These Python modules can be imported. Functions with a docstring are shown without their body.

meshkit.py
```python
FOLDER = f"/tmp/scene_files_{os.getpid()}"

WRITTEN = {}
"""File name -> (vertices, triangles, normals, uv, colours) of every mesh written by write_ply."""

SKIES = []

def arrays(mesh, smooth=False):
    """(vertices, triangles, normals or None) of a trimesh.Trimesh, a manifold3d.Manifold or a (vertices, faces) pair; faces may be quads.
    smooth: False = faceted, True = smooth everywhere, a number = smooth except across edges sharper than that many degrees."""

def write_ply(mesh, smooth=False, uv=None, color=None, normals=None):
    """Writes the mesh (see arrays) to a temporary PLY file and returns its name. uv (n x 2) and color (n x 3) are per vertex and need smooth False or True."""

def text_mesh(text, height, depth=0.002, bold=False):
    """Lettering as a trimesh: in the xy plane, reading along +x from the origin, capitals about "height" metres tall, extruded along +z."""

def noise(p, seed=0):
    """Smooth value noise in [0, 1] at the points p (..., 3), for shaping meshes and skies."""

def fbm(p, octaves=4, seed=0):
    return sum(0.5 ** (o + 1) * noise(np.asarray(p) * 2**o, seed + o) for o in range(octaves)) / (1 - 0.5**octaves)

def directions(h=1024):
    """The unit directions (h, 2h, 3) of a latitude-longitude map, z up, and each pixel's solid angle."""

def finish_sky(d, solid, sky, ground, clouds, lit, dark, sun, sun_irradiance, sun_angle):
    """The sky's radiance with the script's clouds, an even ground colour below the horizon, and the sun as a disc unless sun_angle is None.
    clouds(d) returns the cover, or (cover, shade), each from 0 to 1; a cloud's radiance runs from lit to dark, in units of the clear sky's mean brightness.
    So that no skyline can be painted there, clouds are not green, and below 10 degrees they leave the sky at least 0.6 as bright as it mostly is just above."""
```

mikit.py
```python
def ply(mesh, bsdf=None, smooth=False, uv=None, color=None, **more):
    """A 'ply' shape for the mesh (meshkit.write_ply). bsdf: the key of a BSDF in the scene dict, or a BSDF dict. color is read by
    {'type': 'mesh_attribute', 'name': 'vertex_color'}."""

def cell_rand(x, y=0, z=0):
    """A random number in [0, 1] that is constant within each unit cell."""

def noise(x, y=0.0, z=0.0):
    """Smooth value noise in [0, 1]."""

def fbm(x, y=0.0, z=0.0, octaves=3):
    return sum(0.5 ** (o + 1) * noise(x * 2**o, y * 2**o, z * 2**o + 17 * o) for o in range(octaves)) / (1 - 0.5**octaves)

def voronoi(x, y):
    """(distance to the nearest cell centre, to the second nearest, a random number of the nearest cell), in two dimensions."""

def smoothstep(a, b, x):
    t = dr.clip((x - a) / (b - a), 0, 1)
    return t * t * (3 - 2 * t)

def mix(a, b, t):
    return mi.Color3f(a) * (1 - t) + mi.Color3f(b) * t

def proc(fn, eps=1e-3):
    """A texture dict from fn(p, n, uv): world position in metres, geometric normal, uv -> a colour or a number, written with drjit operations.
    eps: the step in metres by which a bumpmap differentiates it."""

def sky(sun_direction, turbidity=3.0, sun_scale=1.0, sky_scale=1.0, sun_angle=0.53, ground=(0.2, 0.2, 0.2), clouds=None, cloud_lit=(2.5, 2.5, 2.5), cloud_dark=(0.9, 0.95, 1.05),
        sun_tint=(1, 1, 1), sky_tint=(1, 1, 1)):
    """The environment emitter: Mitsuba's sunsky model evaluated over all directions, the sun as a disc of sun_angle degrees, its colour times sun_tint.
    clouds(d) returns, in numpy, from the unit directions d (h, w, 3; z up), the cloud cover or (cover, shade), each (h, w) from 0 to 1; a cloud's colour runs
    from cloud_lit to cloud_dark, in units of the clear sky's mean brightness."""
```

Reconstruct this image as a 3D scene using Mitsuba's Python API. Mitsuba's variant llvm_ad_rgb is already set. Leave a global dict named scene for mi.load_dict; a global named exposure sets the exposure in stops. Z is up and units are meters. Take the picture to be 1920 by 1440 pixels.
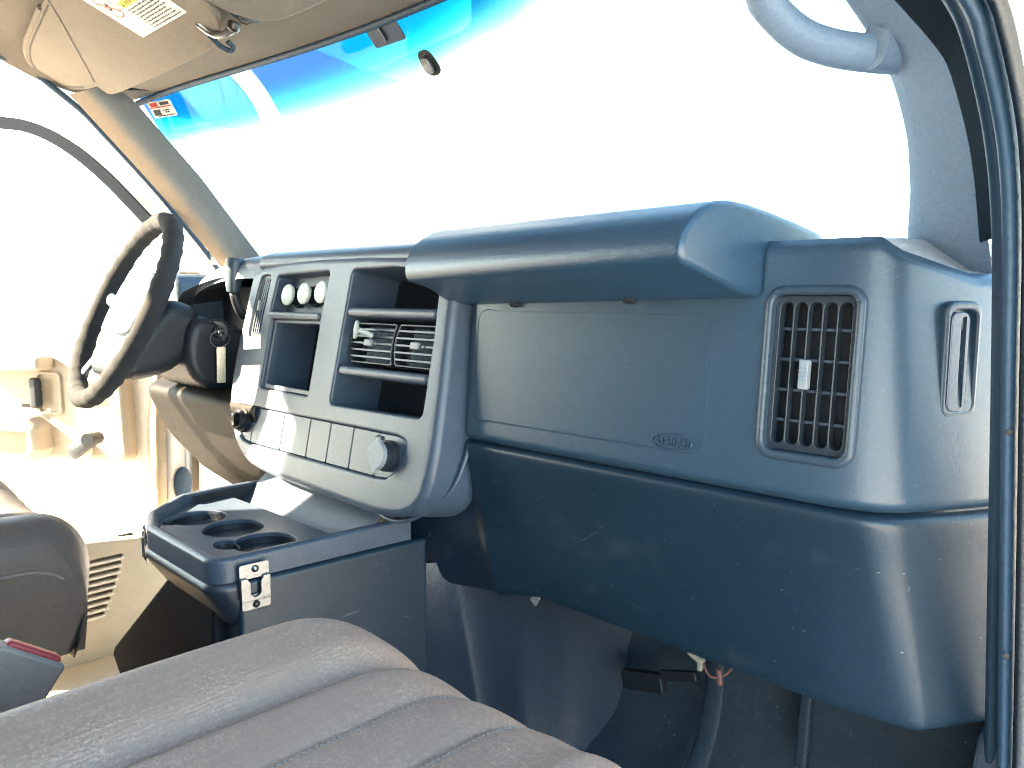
import math
import numpy as np, trimesh, drjit as dr, mitsuba as mi, mikit, meshkit
import manifold3d as m3
from shapely.geometry import Polygon, Point, LineString, box as sbox
from shapely import affinity
from mikit import noise, fbm, voronoi, smoothstep, mix, proc

T = mi.ScalarTransform4f
scene, labels = {}, {}
# ------------------------------------------------------------------ camera, sky, exposure
exposure = 5.6
YAW, PITCH = math.radians(43.6), math.radians(6.7)
CAM = np.array([.95, 0, .75])
FWD = np.array([-math.sin(YAW) * math.cos(PITCH), math.cos(YAW) * math.cos(PITCH), -math.sin(PITCH)])
scene['camera'] = {'type': 'perspective', 'fov': 2 * math.degrees(math.atan(960 / 1442)), 'fov_axis': 'x', 'near_clip': .01, 'far_clip': 2000.,
                   'to_world': T().look_at(origin=CAM.tolist(), target=(CAM + FWD).tolist(), up=[0, 0, 1])}
SUN = (-.50, -.62, .475)
scene['sky'] = mikit.sky(SUN, turbidity=3, sky_tint=(1.08, 1.0, .82))

# ------------------------------------------------------------------ materials
def plastic(key, col, rough=.5, spec=.5, bump=None, mottle=.12, bscale=None, dust=0.0, metallic=0.0, clearcoat=0.0, speck=.16):
    c = [float(q) for q in col]
    def f(p, n, uv):
        a = fbm(p.x * 9 + 3.1, p.y * 9, p.z * 9, 3)
        b = noise(p.x * 380, p.y * 380, p.z * 380) + .7 * noise(p.x * 850, p.y * 850, p.z * 850) - .85
        v = 1 + mottle * (a - .5) * 2 + speck * b
        out = mi.Color3f(c[0], c[1], c[2]) * v
        if bump is leather:
            cr, cw = creases(p)
            v = v * (.80 + .34 * cr * (.35 + cw))
            out = mi.Color3f(c[0], c[1], c[2]) * v
        if dust:
            s = smoothstep(.60, .95, fbm(p.x * 23, p.y * 23 + 5, p.z * 23, 3)) * dust
            s2 = smoothstep(.90, .95, noise(p.x * 310, p.y * 310, p.z * 310)) * smoothstep(.5, .7, noise(p.x * 31, p.y * 31, p.z * 31)) * dust
            a2, b2 = p.x * .83 + p.z * .55, p.z * .83 - p.x * .55
            sc = smoothstep(.955, .985, noise(a2 * 28, b2 * 620, p.y * 9)) * smoothstep(.60, .72, noise(p.x * 16, p.y * 16, p.z * 16 + 7)) * dust
            out = mix(out, mi.Color3f(.30, .30, .30), dr.clip(s * .06 + s2 * .5 + sc, 0, 1))
        return out
    b = {'type': 'principled', 'base_color': proc(f), 'roughness': rough, 'specular': spec, 'metallic': metallic, 'clearcoat': clearcoat}
    if bump:
        b = {'type': 'bumpmap', 'tex': proc(bump, eps=4e-4), 'scale': 1.0, 'bsdf': b}
    scene[key] = {'type': 'twosided', 'bsdf': b}

def grain(freq, amp):
    def f(p, n, uv):
        return (noise(p.x * freq, p.y * freq, p.z * freq) + .5 * noise(p.x * freq * 2.1, p.y * freq * 2.1, p.z * freq * 2.1)) * amp
    return f

def leather(p, n, uv):
    q = p + .004 * mi.Point3f(noise(p.x * 60, p.y * 60, 1.), noise(p.x * 60, p.y * 60, 5.), 0.)
    a = noise(q.x * 520, q.y * 640, q.z * 520)
    b = noise(q.x * 750, q.y * 900, q.z * 700)
    w = noise(p.x * 40, p.y * 40, p.z * 40)
    return (dr.abs(a - .5) * 2 * (.4 + .9 * w) + .35 * b) * .0007

def creases(p):
    q = p + .004 * mi.Point3f(noise(p.x * 60, p.y * 60, 1.), noise(p.x * 60, p.y * 60, 5.), 0.)
    a = dr.abs(noise(q.x * 520, q.y * 640, q.z * 520) - .5) * 2
    return a, noise(p.x * 40, p.y * 40, p.z * 40)

def airgrain(p, n, uv):
    w = smoothstep(.35, .75, noise(p.x * 14, p.y * 14, p.z * 14 + 4))
    return (dr.abs(noise(p.x * 90, p.z * 260, 2.) - .5) * w * 1.0 + .45 * noise(p.x * 420, p.y * 420, p.z * 420)) * .00022

def fuzz(p, n, uv):
    return (noise(p.x * 420, p.y * 420, p.z * 420) + noise(p.x * 900, p.y * 900, p.z * 900)) * .00035

def worn(p, n, uv):
    return noise(p.x * 300, p.y * 300, p.z * 300) * .0001

plastic('dash_black', (.026, .050, .078), .42, .7, grain(520, .00022), dust=.5)
plastic('dash_soft', (.025, .056, .092), .39, .75, airgrain, dust=.3)
plastic('bezel_black', (.057, .083, .122), .40, .65, grain(600, .00015), dust=.25)
plastic('deep_black', (.006,.010,.015), .55, .4)
plastic('vent_black', (.020,.026,.034), .40, .5)
plastic('shelf_black', (.018, .052, .095), .38, .8, grain(430, .00018), dust=.4)
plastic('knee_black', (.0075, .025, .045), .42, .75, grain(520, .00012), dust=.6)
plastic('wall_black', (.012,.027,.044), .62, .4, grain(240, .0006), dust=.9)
plastic('grey_tab', (.25, .28, .31), .45, .5)
plastic('pale_knob', (.42,.48,.46), .35, .5, mottle=.05)
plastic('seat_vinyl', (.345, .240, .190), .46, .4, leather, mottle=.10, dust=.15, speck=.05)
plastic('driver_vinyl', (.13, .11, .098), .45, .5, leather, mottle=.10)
plastic('thread', (.24,.215,.20), .8, .2)
plastic('headliner', (.165,.147,.123), .9, .2, grain(260, .0010), mottle=.16)
plastic('visor_cloth', (.225,.198,.165), .9, .2, grain(330, .0007), mottle=.14)
plastic('visor_grey', (.17, .165, .155), .9, .2, grain(260, .0010), mottle=.2)
plastic('tan_trim', (.42, .36, .28), .55, .4, grain(420, .0002), mottle=.06)
plastic('tan_paint', (.42, .33, .22), .35, .5, mottle=.05, clearcoat=.5)
plastic('cream_trim', (.62, .58, .52), .55, .4, grain(420, .0002), mottle=.06)
plastic('white_paint', (.78, .75, .70), .30, .5, mottle=.03, clearcoat=.6)
plastic('pillar_grey', (.30, .33, .37), .75, .3, grain(360, .0006), mottle=.08)
plastic('pillar_blue', (.19,.25,.335), .75, .3, grain(360, .0006), mottle=.08)
plastic('pillar_slate', (.105, .122, .135), .7, .3, grain(360, .0006), mottle=.08)
plastic('pillar_tan', (.20,.16,.12), .7, .3, grain(360, .0006), mottle=.08)
plastic('column_black', (.012,.017,.024), .45, .5, grain(520, .0002), mottle=.1)
plastic('console_black', (.018, .030, .047), .40, .7, grain(520, .00022), dust=.15)
plastic('vent_frame', (.020,.030,.042), .36, .7)
plastic('block_skylit', (.42, .42, .42), .45, .5)  # pale colour paints skylight onto the top of the dash end block
plastic('seal_matt', (.0150, .0195, .0270), .95, .05, mottle=.1)
plastic('seal_dark', (.006, .012, .020), .5, .5, grain(300, .0004))
plastic('lip_black', (.004, .011, .020), .9, .08)
plastic('knee_shade', (.0065,.006,.0058), .55, .15, mottle=.1)  # base darkened to paint shade onto the panel under the column
plastic('wall_gloss', (.024,.040,.062), .38, .8, grain(240, .0004), dust=.5)
def pmix(p, n, uv):
    return mix(mi.Color3f(.125, .142, .155), mi.Color3f(.21, .165, .122), smoothstep(.55, .80, uv.y + .05 * noise(p.y * 20, p.z * 20))) * (.9 + .2 * noise(p.x * 400, p.y * 400, p.z * 400))  # painted light: sky sheen at the glass, warm bounce at the door
scene['pillar_painted_light'] = {'type': 'twosided', 'bsdf': {'type': 'principled', 'base_color': proc(pmix), 'roughness': .7, 'specular': .3}}
plastic('seal_grey', (.016, .018, .022), .7, .3, mottle=.1)
plastic('engine_black', (.0045, .009, .016), .7, .25, grain(300, .0004), mottle=.2)
plastic('handle_grey', (.18, .25, .34), .50, .5, grain(420, .0002))
plastic('rubber', (.016,.044,.080), .55, .5, grain(300, .0004), mottle=.25, dust=.3)
plastic('fuzzy_cover', (.034,.037,.041), .95, .2, fuzz, mottle=.25)
plastic('carpet', (.02, .025, .03), .95, .1, grain(500, .0015), mottle=.4)
plastic('red_button', (.28,.02,.026), .35, .5, mottle=.05)
plastic('buckle_grey', (.19, .16, .14), .45, .5, grain(500, .0001))
plastic('steel', (.34, .345, .35), .38, .5, worn, mottle=.18, metallic=1.0)
plastic('brass_tag', (.60, .53, .40), .42, .5, mottle=.25, metallic=.6)
plastic('screw_dark', (.06, .06, .06), .4, .5, metallic=.8)
plastic('paper', (.82, .79, .70), .7, .3, mottle=.03)
plastic('ink', (.06, .06, .06), .7, .3)
plastic('ink_red', (.55, .06, .05), .7, .3)
plastic('ink_yellow', (.80, .68, .10), .7, .3)
plastic('wire_red', (.16,.075,.075), .5, .4)
plastic('wire_cream', (.30,.30,.25), .5, .4)
plastic('concrete', (.55,.53,.50), .9, .2, mottle=.2)
plastic('render_wall', (.45,.46,.48), .9, .2, mottle=.1)
plastic('sign_white', (.80, .80, .80), .6, .3)
scene['gauge_lens'] = {'type': 'twosided', 'bsdf': {'type': 'principled', 'base_color': {'type': 'rgb', 'value': [.03, .03, .035]}, 'roughness': .08, 'specular': .5}}

def y_ws(x, z):
    top, bot = .775 - .185 * x * x, 1.09 - .37 * x * x
    t = (z - .83) / .325
    return bot + (top - bot) * t

def tint(p, n, uv):
    edge = 1.106 + .045 * p.x + .06 * dr.maximum(p.x, 0.) + .004 * noise(p.x * 5, 0., 0.)
    k = .18 * smoothstep(edge - .022, edge + .004, p.z) + .82 * smoothstep(edge - .004, edge + .052, p.z)
    c = mi.Color3f(.84 * dr.exp(-7.5 * k), .90 * dr.exp(-2.5 * k), .90 * dr.exp(-1.5 * k))
    # dried soap fan with a curved border on the tinted band, plus a crescent of bright light painted into the glass
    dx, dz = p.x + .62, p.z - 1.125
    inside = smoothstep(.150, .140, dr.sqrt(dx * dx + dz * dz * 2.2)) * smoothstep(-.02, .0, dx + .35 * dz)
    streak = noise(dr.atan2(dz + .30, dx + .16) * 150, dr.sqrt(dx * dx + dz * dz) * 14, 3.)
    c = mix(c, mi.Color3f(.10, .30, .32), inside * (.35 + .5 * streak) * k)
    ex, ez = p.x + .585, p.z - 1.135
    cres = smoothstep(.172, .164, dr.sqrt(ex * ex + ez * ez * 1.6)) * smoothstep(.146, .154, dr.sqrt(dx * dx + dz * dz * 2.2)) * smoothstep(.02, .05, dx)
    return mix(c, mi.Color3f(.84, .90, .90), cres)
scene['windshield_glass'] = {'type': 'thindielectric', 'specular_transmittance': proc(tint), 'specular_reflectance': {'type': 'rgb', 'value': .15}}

# ------------------------------------------------------------------ mesh helpers
count = {}
def key_of(parent, name):
    base = f'{parent}__{name}' if parent else name
    k = base
    i = count.get(base, 0)
    if i:
        k = f'{base}_{i:03d}'
    count[base] = i + 1
    return k

def thing(name, label, cat, group=None):
    k = key_of(None, name)
    labels[k] = {'label': label, 'category': cat}
    if group: labels[k]['group'] = group
    return k

def tm(m):
    if hasattr(m, 'to_mesh'):
        q = m.to_mesh()
        return trimesh.Trimesh(np.array(q.vert_properties[:, :3]), np.array(q.tri_verts), process=False)
    return m

def part(parent, name, mesh, bsdf, smooth=35, label=None, kind=None):
    k = key_of(parent, name)
    if isinstance(mesh, (list, tuple)):
        mesh = trimesh.util.concatenate([tm(a) for a in mesh])
    scene[k] = mikit.ply(tm(mesh), bsdf, smooth)
    if label or kind:
        labels[k] = {}
        if label: labels[k]['label'] = label
        if kind: labels[k]['kind'] = kind
    return k

class Frame:
    def __init__(s, o, u, v, n=None):
        s.o, s.u, s.v = (np.array(a, float) for a in (o, u, v))
        s.n = np.cross(s.u, s.v) if n is None else np.array(n, float)
    def __call__(s, q):
        q = np.asarray(q, float)
        w = q[..., 2:3] if q.shape[-1] > 2 else 0
        return s.o + q[..., :1] * s.u + q[..., 1:2] * s.v + w * s.n

def mapped(mesh, fr):
    m = tm(mesh).copy()
    m.vertices = fr(m.vertices)
    if np.dot(np.cross(fr.u, fr.v), fr.n) < 0: m.invert()
    return m

def smooth_poly(pts, r=.004, res=5):
    p = Polygon(pts).buffer(0)
    return p.buffer(-r, quad_segs=res).buffer(2 * r, quad_segs=res).buffer(-r, quad_segs=res)

def chaikin(pts, n=2, closed=True):
    p = np.array(pts, float)
    for _ in range(n):
        q = np.roll(p, -1, 0) if closed else p[1:]
        a = p if closed else p[:-1]
        new = np.stack([.75 * a + .25 * q, .25 * a + .75 * q], 1).reshape(-1, p.shape[1])
        p = new if closed else np.vstack([p[:1], new, p[-1:]])
    return p

def resample(ring, step):
    ls = LineString(ring)
    n = max(8, int(round(ls.length / step)))
    return np.array([ls.interpolate(i / n, normalized=True).coords[0] for i in range(n)])

def ring_normals(p):
    t = np.roll(p, -1, 0) - np.roll(p, 1, 0)
    n = np.stack([t[:, 1], -t[:, 0]], 1)
    return n / np.maximum(np.linalg.norm(n, axis=1, keepdims=True), 1e-12)

def plate(poly, depth, r=.003, fr=None, step=.004, seg=4, rin=None, back=True):
    """Solid plate: front face at w=0, body towards -w, front edges rounded with radius r (holes: rin)."""
    if poly.geom_type != 'Polygon': poly = max(poly.geoms, key=lambda g: g.area)
    V, F, base = [], [], 0
    fronts, backs = [], []
    for i, ring in enumerate([poly.exterior, *poly.interiors]):
        rr = r if i == 0 or rin is None else rin
        p = resample(ring.coords, step)
        area = .5 * np.sum(p[:, 0] * np.roll(p[:, 1], -1) - p[:, 1] * np.roll(p[:, 0], -1))
        if (area < 0) == (i == 0): p = p[::-1]
        nn = ring_normals(p)      # points out of the solid for ccw outer and cw holes
        rows = []
        for k in range(seg + 1):
            a = math.pi / 2 * k / seg
            rows.append(np.column_stack([p - nn * rr * (1 - math.sin(a)), np.full(len(p), -rr * (1 - math.cos(a)))]))
        rows.append(np.column_stack([p, np.full(len(p), -depth)]))
        m = len(p)
        V += rows
        for k in range(len(rows) - 1):
            a0, b0 = base + k * m, base + (k + 1) * m
            j = np.arange(m); j2 = (j + 1) % m
            F.append(np.stack([a0 + j, b0 + j, b0 + j2], 1)); F.append(np.stack([a0 + j, b0 + j2, a0 + j2], 1))
        fronts.append((rows[0][:, :2], base)); backs.append((p, base + (len(rows) - 1) * m))
        base += len(rows) * m
    import mapbox_earcut as ec
    def cap(rings, flip):
        pts = np.vstack([a for a, _ in rings]); ends = np.cumsum([len(a) for a, _ in rings]).astype(np.uint32)
        idx = np.concatenate([np.arange(len(a)) + b for a, b in rings])
        t = ec.triangulate_float64(pts, ends).reshape(-1, 3)
        q = pts[t]; d1, d2 = q[:, 1] - q[:, 0], q[:, 2] - q[:, 0]; ar = d1[:, 0] * d2[:, 1] - d1[:, 1] * d2[:, 0]
        t = np.where((ar < 0)[:, None], t[:, ::-1], t)
        t = idx[t]
        return t[:, ::-1] if flip else t
    F.append(cap(fronts, False))
    if back: F.append(cap(backs, True))
    m = trimesh.Trimesh(np.vstack(V), np.vstack(F), process=False)
    return mapped(m, fr) if fr else m

def grid(P, flip=False, cap=False):
    """(nu, nv, 3) points -> surface"""
    P = np.asarray(P, float); a, b = P.shape[:2]
    i = np.arange(a * b).reshape(a, b)
    q = np.stack([i[:-1, :-1], i[1:, :-1], i[1:, 1:], i[:-1, 1:]], -1).reshape(-1, 4)
    f = np.vstack([q[:, [0, 1, 2]], q[:, [0, 2, 3]]])
    if flip: f = f[:, ::-1]
    return trimesh.Trimesh(P.reshape(-1, 3), f, process=False)

def sweep(path, section, up=(0, 0, 1), scale=None, closed=False, caps=True):
    path = np.array(path, float); n = len(path)
    if closed: t = np.roll(path, -1, 0) - np.roll(path, 1, 0)
    else: t = np.gradient(path, axis=0)
    t /= np.linalg.norm(t, axis=1, keepdims=True)
    up = np.broadcast_to(np.array(up, float), t.shape)
    s = np.cross(t, up); s /= np.maximum(np.linalg.norm(s, axis=1, keepdims=True), 1e-9)
    u = np.cross(s, t)
    sec = np.array(section, float); m = len(sec)
    sc = np.ones(n) if scale is None else np.array(scale, float)
    P = path[:, None] + sc[:, None, None] * (sec[None, :, :1] * s[:, None] + sec[None, :, 1:2] * u[:, None])
    i = np.arange(n * m).reshape(n, m)
    a = i if closed else i[:-1]; b = np.roll(i, -1, 0) if closed else i[1:]
    f = np.stack([a, np.roll(a, -1, 1), np.roll(b, -1, 1), b], -1).reshape(-1, 4)
    F = [f[:, [0, 2, 1]], f[:, [0, 3, 2]]]
    V = P.reshape(-1, 3)
    if caps and not closed:
        V = np.vstack([V, path[:1], path[-1:]]); j = np.arange(m); j2 = (j + 1) % m
        F.append(np.stack([np.full(m, n * m), j, j2], 1)[:, ::-1]); F.append(np.stack([np.full(m, n * m + 1), i[-1][j], i[-1][j2]], 1))
    return trimesh.Trimesh(V, np.vstack(F), process=False)

def circ(r, n=14, ry=None):
    a = np.arange(n) * 2 * np.pi / n
    return np.column_stack([r * np.cos(a), (ry or r) * np.sin(a)])

def tube(path, r, n=10, smoothn=0, **k):
    p = chaikin(path, smoothn, False) if smoothn else path
    d = np.array(p[-1], float) - np.array(p[0], float)
    up = (0, 0, 1) if abs(d[2]) < .9 * np.linalg.norm(d) else (0, 1, 0)
    return sweep(p, circ(r, n), up=k.pop('up', up), **k)

def rbox(c, s, r=.004, n=10):
    c, h = np.array(c, float), np.array(s, float) / 2 - r
    sp = m3.Manifold.sphere(r, n)
    return tm(m3.Manifold.batch_hull([sp.translate((c + h * np.array(d)).tolist()) for d in np.ndindex(2, 2, 2) for d in [np.array(d) * 2 - 1]]))

def fbox(fr, c, s, r=.0):
    m = rbox(c, s, r) if r else trimesh.creation.box(s, transform=trimesh.transformations.translation_matrix(c))
    return mapped(m, fr)

def lathe(prof, fr, n=28):
    """profile [(radius, w)] about the frame's normal"""
    a = np.linspace(0, 2 * np.pi, n, endpoint=False)
    pr = np.array(prof, float)
    P = np.stack([np.outer(np.cos(a), pr[:, 0]), np.outer(np.sin(a), pr[:, 0]), np.broadcast_to(pr[:, 1], (n, len(pr)))], -1)
    P = np.concatenate([P, P[:1]], 0)
    m = grid(P); m.merge_vertices()
    return mapped(m, fr)

def rrect(x0, y0, x1, y1, r, q=6):
    return sbox(x0 + r, y0 + r, x1 - r, y1 - r).buffer(r, quad_segs=q)

def lerp(a, b, t): return np.array(a, float) * (1 - t) + np.array(b, float) * t

# ------------------------------------------------------------------ setting: ground and what stands beyond the glass
g = 400.
part(None, 'ground', grid([[(-g, -g, -.55), (-g, g, -.55)], [(g, -g, -.55), (g, g, -.55)]]), 'concrete', False)
labels['ground'] = {'kind': 'structure'}

# ------------------------------------------------------------------ van body
body = thing('van_body', 'van cab shell with beige headliner, grey pillars and open doorways around the dashboard', 'van')
# headliner: from the windshield header back over the cab
xs = np.linspace(-.80, .80, 41); ts = np.linspace(0, 1, 24)
H = np.zeros((41, 24, 3))
for i, x in enumerate(xs):
    hz = 1.166 - .018 * abs(x / .75) ** 5
    yh = y_ws(x, hz) - .012
    for j, t in enumerate(ts):
        y = yh + (-2.4 - yh) * t ** 2.2
        z = min(1.31, .012 * math.log(math.exp((hz - 1.1) / .012) + math.exp((1.150 + .404 * (.63 - y) - 1.1) / .012)) + 1.1)
        z -= .040 * abs(x / .8) ** 16 * min(1, (yh - y) * 7)
        H[i, j] = (x, y, z)
part(body, 'headliner', grid(H), 'headliner', True)
part(body, 'header_trim', sweep([(x, y_ws(x, hz) - .008, hz - .003) for x in np.linspace(-.76, .72, 40) for hz in [1.166 - .018 * abs(x / .75) ** 5]], circ(.007, 10, .006)), 'rubber', True, 'dark seal strip along the top edge of the windshield')
# roof skin outside
part(body, 'roof_skin', grid([[(x, y, 1.36 - .05 * abs(x / .84) ** 4 - .11 * max(0, (y - .3) / .45) ** 2) for y in np.linspace(-2.5, .76 - .10 * (x / .84) ** 2, 20)] for x in np.linspace(-.86, .86, 15)], True), 'white_paint', True)
# windshield
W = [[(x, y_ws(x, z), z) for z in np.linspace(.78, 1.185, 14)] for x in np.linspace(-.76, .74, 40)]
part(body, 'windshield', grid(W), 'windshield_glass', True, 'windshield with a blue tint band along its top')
# driver's side pillar trim (one trim; sky sheen and warm bounce painted as grey and beige)
Wl = np.array([(-.71, .600, 1.160), (-.70, .636, 1.133), (-.70, .693, 1.072), (-.70, .765, .997), (-.70, .885, .847), (-.70, .935, .79)])
Dl = np.array([(-.79, .545, 1.145), (-.79, .572, 1.116), (-.79, .660, 1.024), (-.79, .727, .952), (-.79, .829, .834), (-.79, .87, .78)])
def rs(a, n):
    t = np.r_[0, np.cumsum(np.linalg.norm(np.diff(a, axis=0), axis=1))]; s = np.linspace(0, t[-1], n)
    return np.stack([np.interp(s, t, a[:, k]) for k in range(3)], 1)
def pillar(Wp, Dp, bulge, n=40, m=11, ridge=.55, sharp=1.6):
    Wp, Dp = rs(Wp, n), rs(Dp, n)
    c = np.array([0, .3, .75])
    P = np.zeros((n, m, 3))
    for j in range(m):
        t = j / (m - 1)
        q = Wp * (1 - t) + Dp * t
        d = c - q; d[:, 2] *= .3; d /= np.linalg.norm(d, axis=1, keepdims=True)
        h = 1 - (abs(t - ridge) / max(ridge, 1 - ridge)) ** sharp
        P[:, j] = q + d * bulge * h
    return P
Pl = pillar(Wl, Dl, .022)
pk = part(body, 'pillar_trim', grid(Pl), 'pillar_painted_light', True, "slim pillar trim on the driver's side, sky sheen and warm bounce light painted into its colour")
scene[pk] = mikit.ply(grid(Pl), 'pillar_painted_light', True, uv=np.stack(np.meshgrid(np.linspace(0, 1, Pl.shape[0]), np.linspace(0, 1, Pl.shape[1]), indexing='ij'), -1).reshape(-1, 2))
part(body, 'pillar_cap', tube([(-.752, .586, 1.136), (-.745, .590, 1.140), (-.715, .612, 1.158), (-.69, .66, 1.16)], .0045, 8, 2), 'deep_black', True, "dark joint between the driver's side pillar and the ceiling")
# passenger's side pillar trim
Wr = np.array([(.675, .925, .76), (.686, .890, .814), (.698, .861, .852), (.705, .833, .890), (.705, .803, .930), (.701, .783, .956), (.688, .760, .986), (.675, .741, 1.012), (.64, .70, 1.08)])
Dr = np.array([(.789, .775, .755), (.789, .741, .799), (.791, .708, .842), (.790, .673, .889), (.781, .642, .930), (.769, .622, .957), (.74, .585, 1.01), (.72, .56, 1.05)])
part(body, 'pillar_trim', grid(pillar(Wr, Dr, .028, ridge=.5), True), 'pillar_blue', True, "broad blue-grey pillar trim on the passenger's side")
# door opening seals, passenger's side: two rubber strips and the painted flange
Si = np.array([(.82, .80, .05), (.82, .775, .20), (.82, .742, .339), (.82, .690, .564), (.82, .661, .691), (.82, .636, .791), (.82, .596, .855), (.82, .527, .902), (.82, .494, .911), (.81, .42, .93)])
So = np.array([(.835, .775, .05), (.835, .745, .20), (.835, .712, .36), (.835, .652, .576), (.835, .617, .696), (.835, .595, .788), (.835, .561, .848), (.835, .495, .891), (.835, .466, .900), (.825, .39, .92)])
part(body, 'door_seal', sweep(rs(chaikin(Si, 2, False), 80), circ(.0048, 12, .010), up=(0, 1, 0)), 'rubber', True, 'dark rubber seal around the passenger doorway')
part(body, 'door_seal', sweep(rs(chaikin(So, 2, False), 80), circ(.0050, 12, .012), up=(0, 1, 0)), 'rubber', True, 'outer rubber seal around the passenger doorway')
part(body, 'door_seal', sweep(rs(chaikin(So + np.array([.0105, -.004, 0]), 2, False), 80), circ(.0036, 10, .009), up=(0, 1, 0)), 'seal_dark', True)
for z_, y_ in ((.655, .628), (.475, .6755)):
    part(body, 'pin_hole', lathe([(0, .0005), (.0022, .0003), (.0026, 0)], Frame((.8375, y_ - .0105, z_), (.8, .6, 0), (0, 0, 1), (.5, -.86, 0)), 12), 'deep_black', True)
def strip(path, a, b, n=70):
    p = rs(chaikin(path, 2, False), n)
    return grid(np.stack([p + np.array(a), p + np.array(b)], 1))
part(body, 'doorway_flange', [strip(So, (.0125, .002, 0), (.024, .012, .003)), strip(So, (.024, .012, .003), (.12, .10, .01))], 'cream_trim', True)
part(body, 'seal_lip', strip(Si[5:], (-.032, .085, .0), (-.003, .012, 0)), 'lip_black', True)
part(body, 'seal_backing', strip(Si, (-.003, .012, 0), (.026, -.004, 0)), 'deep_black', True)
# driver's side doorway
part(body, 'hinge_pillar', plate(smooth_poly([(.655, -.30), (.75, -.30), (.80, .80), (.70, .80), (.672, .45)], .01), .05, .012, Frame((-.785, 0, 0), (0, 1, 0), (0, 0, 1), (1, 0, 0))), 'tan_paint', 35, "beige painted door pillar on the driver's side")
part(body, 'plug', lathe([(0, .004), (.018, .004), (.021, 0)], Frame((-.784, .728, .318), (0, 1, 0), (0, 0, 1.9), (1, 0, 0))), 'rubber', True)
part(body, 'plug', lathe([(0, .003), (.008, .003), (.010, 0)], Frame((-.784, .722, .445), (0, 1, 0), (0, 0, 1.2), (1, 0, 0))), 'screw_dark', True)
Sd = np.array([(-.80, .70, .30), (-.80, .76, .62), (-.80, .845, .80), (-.80, .815, .845), (-.797, .727, .952), (-.797, .660, 1.024), (-.797, .572, 1.116), (-.797, .47, 1.19), (-.79, .2, 1.235), (-.79, -.35, 1.24)])
part(body, 'door_seal', sweep(rs(Sd, 90), circ(.006, 8), up=(1, 0, .2)), 'rubber', True, "thin dark seal around the driver's doorway")
part(body, 'roof_rail', strip(Sd[6:], (0, 0, 0), (-.06, 0, .06)), 'white_paint', True)
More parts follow.
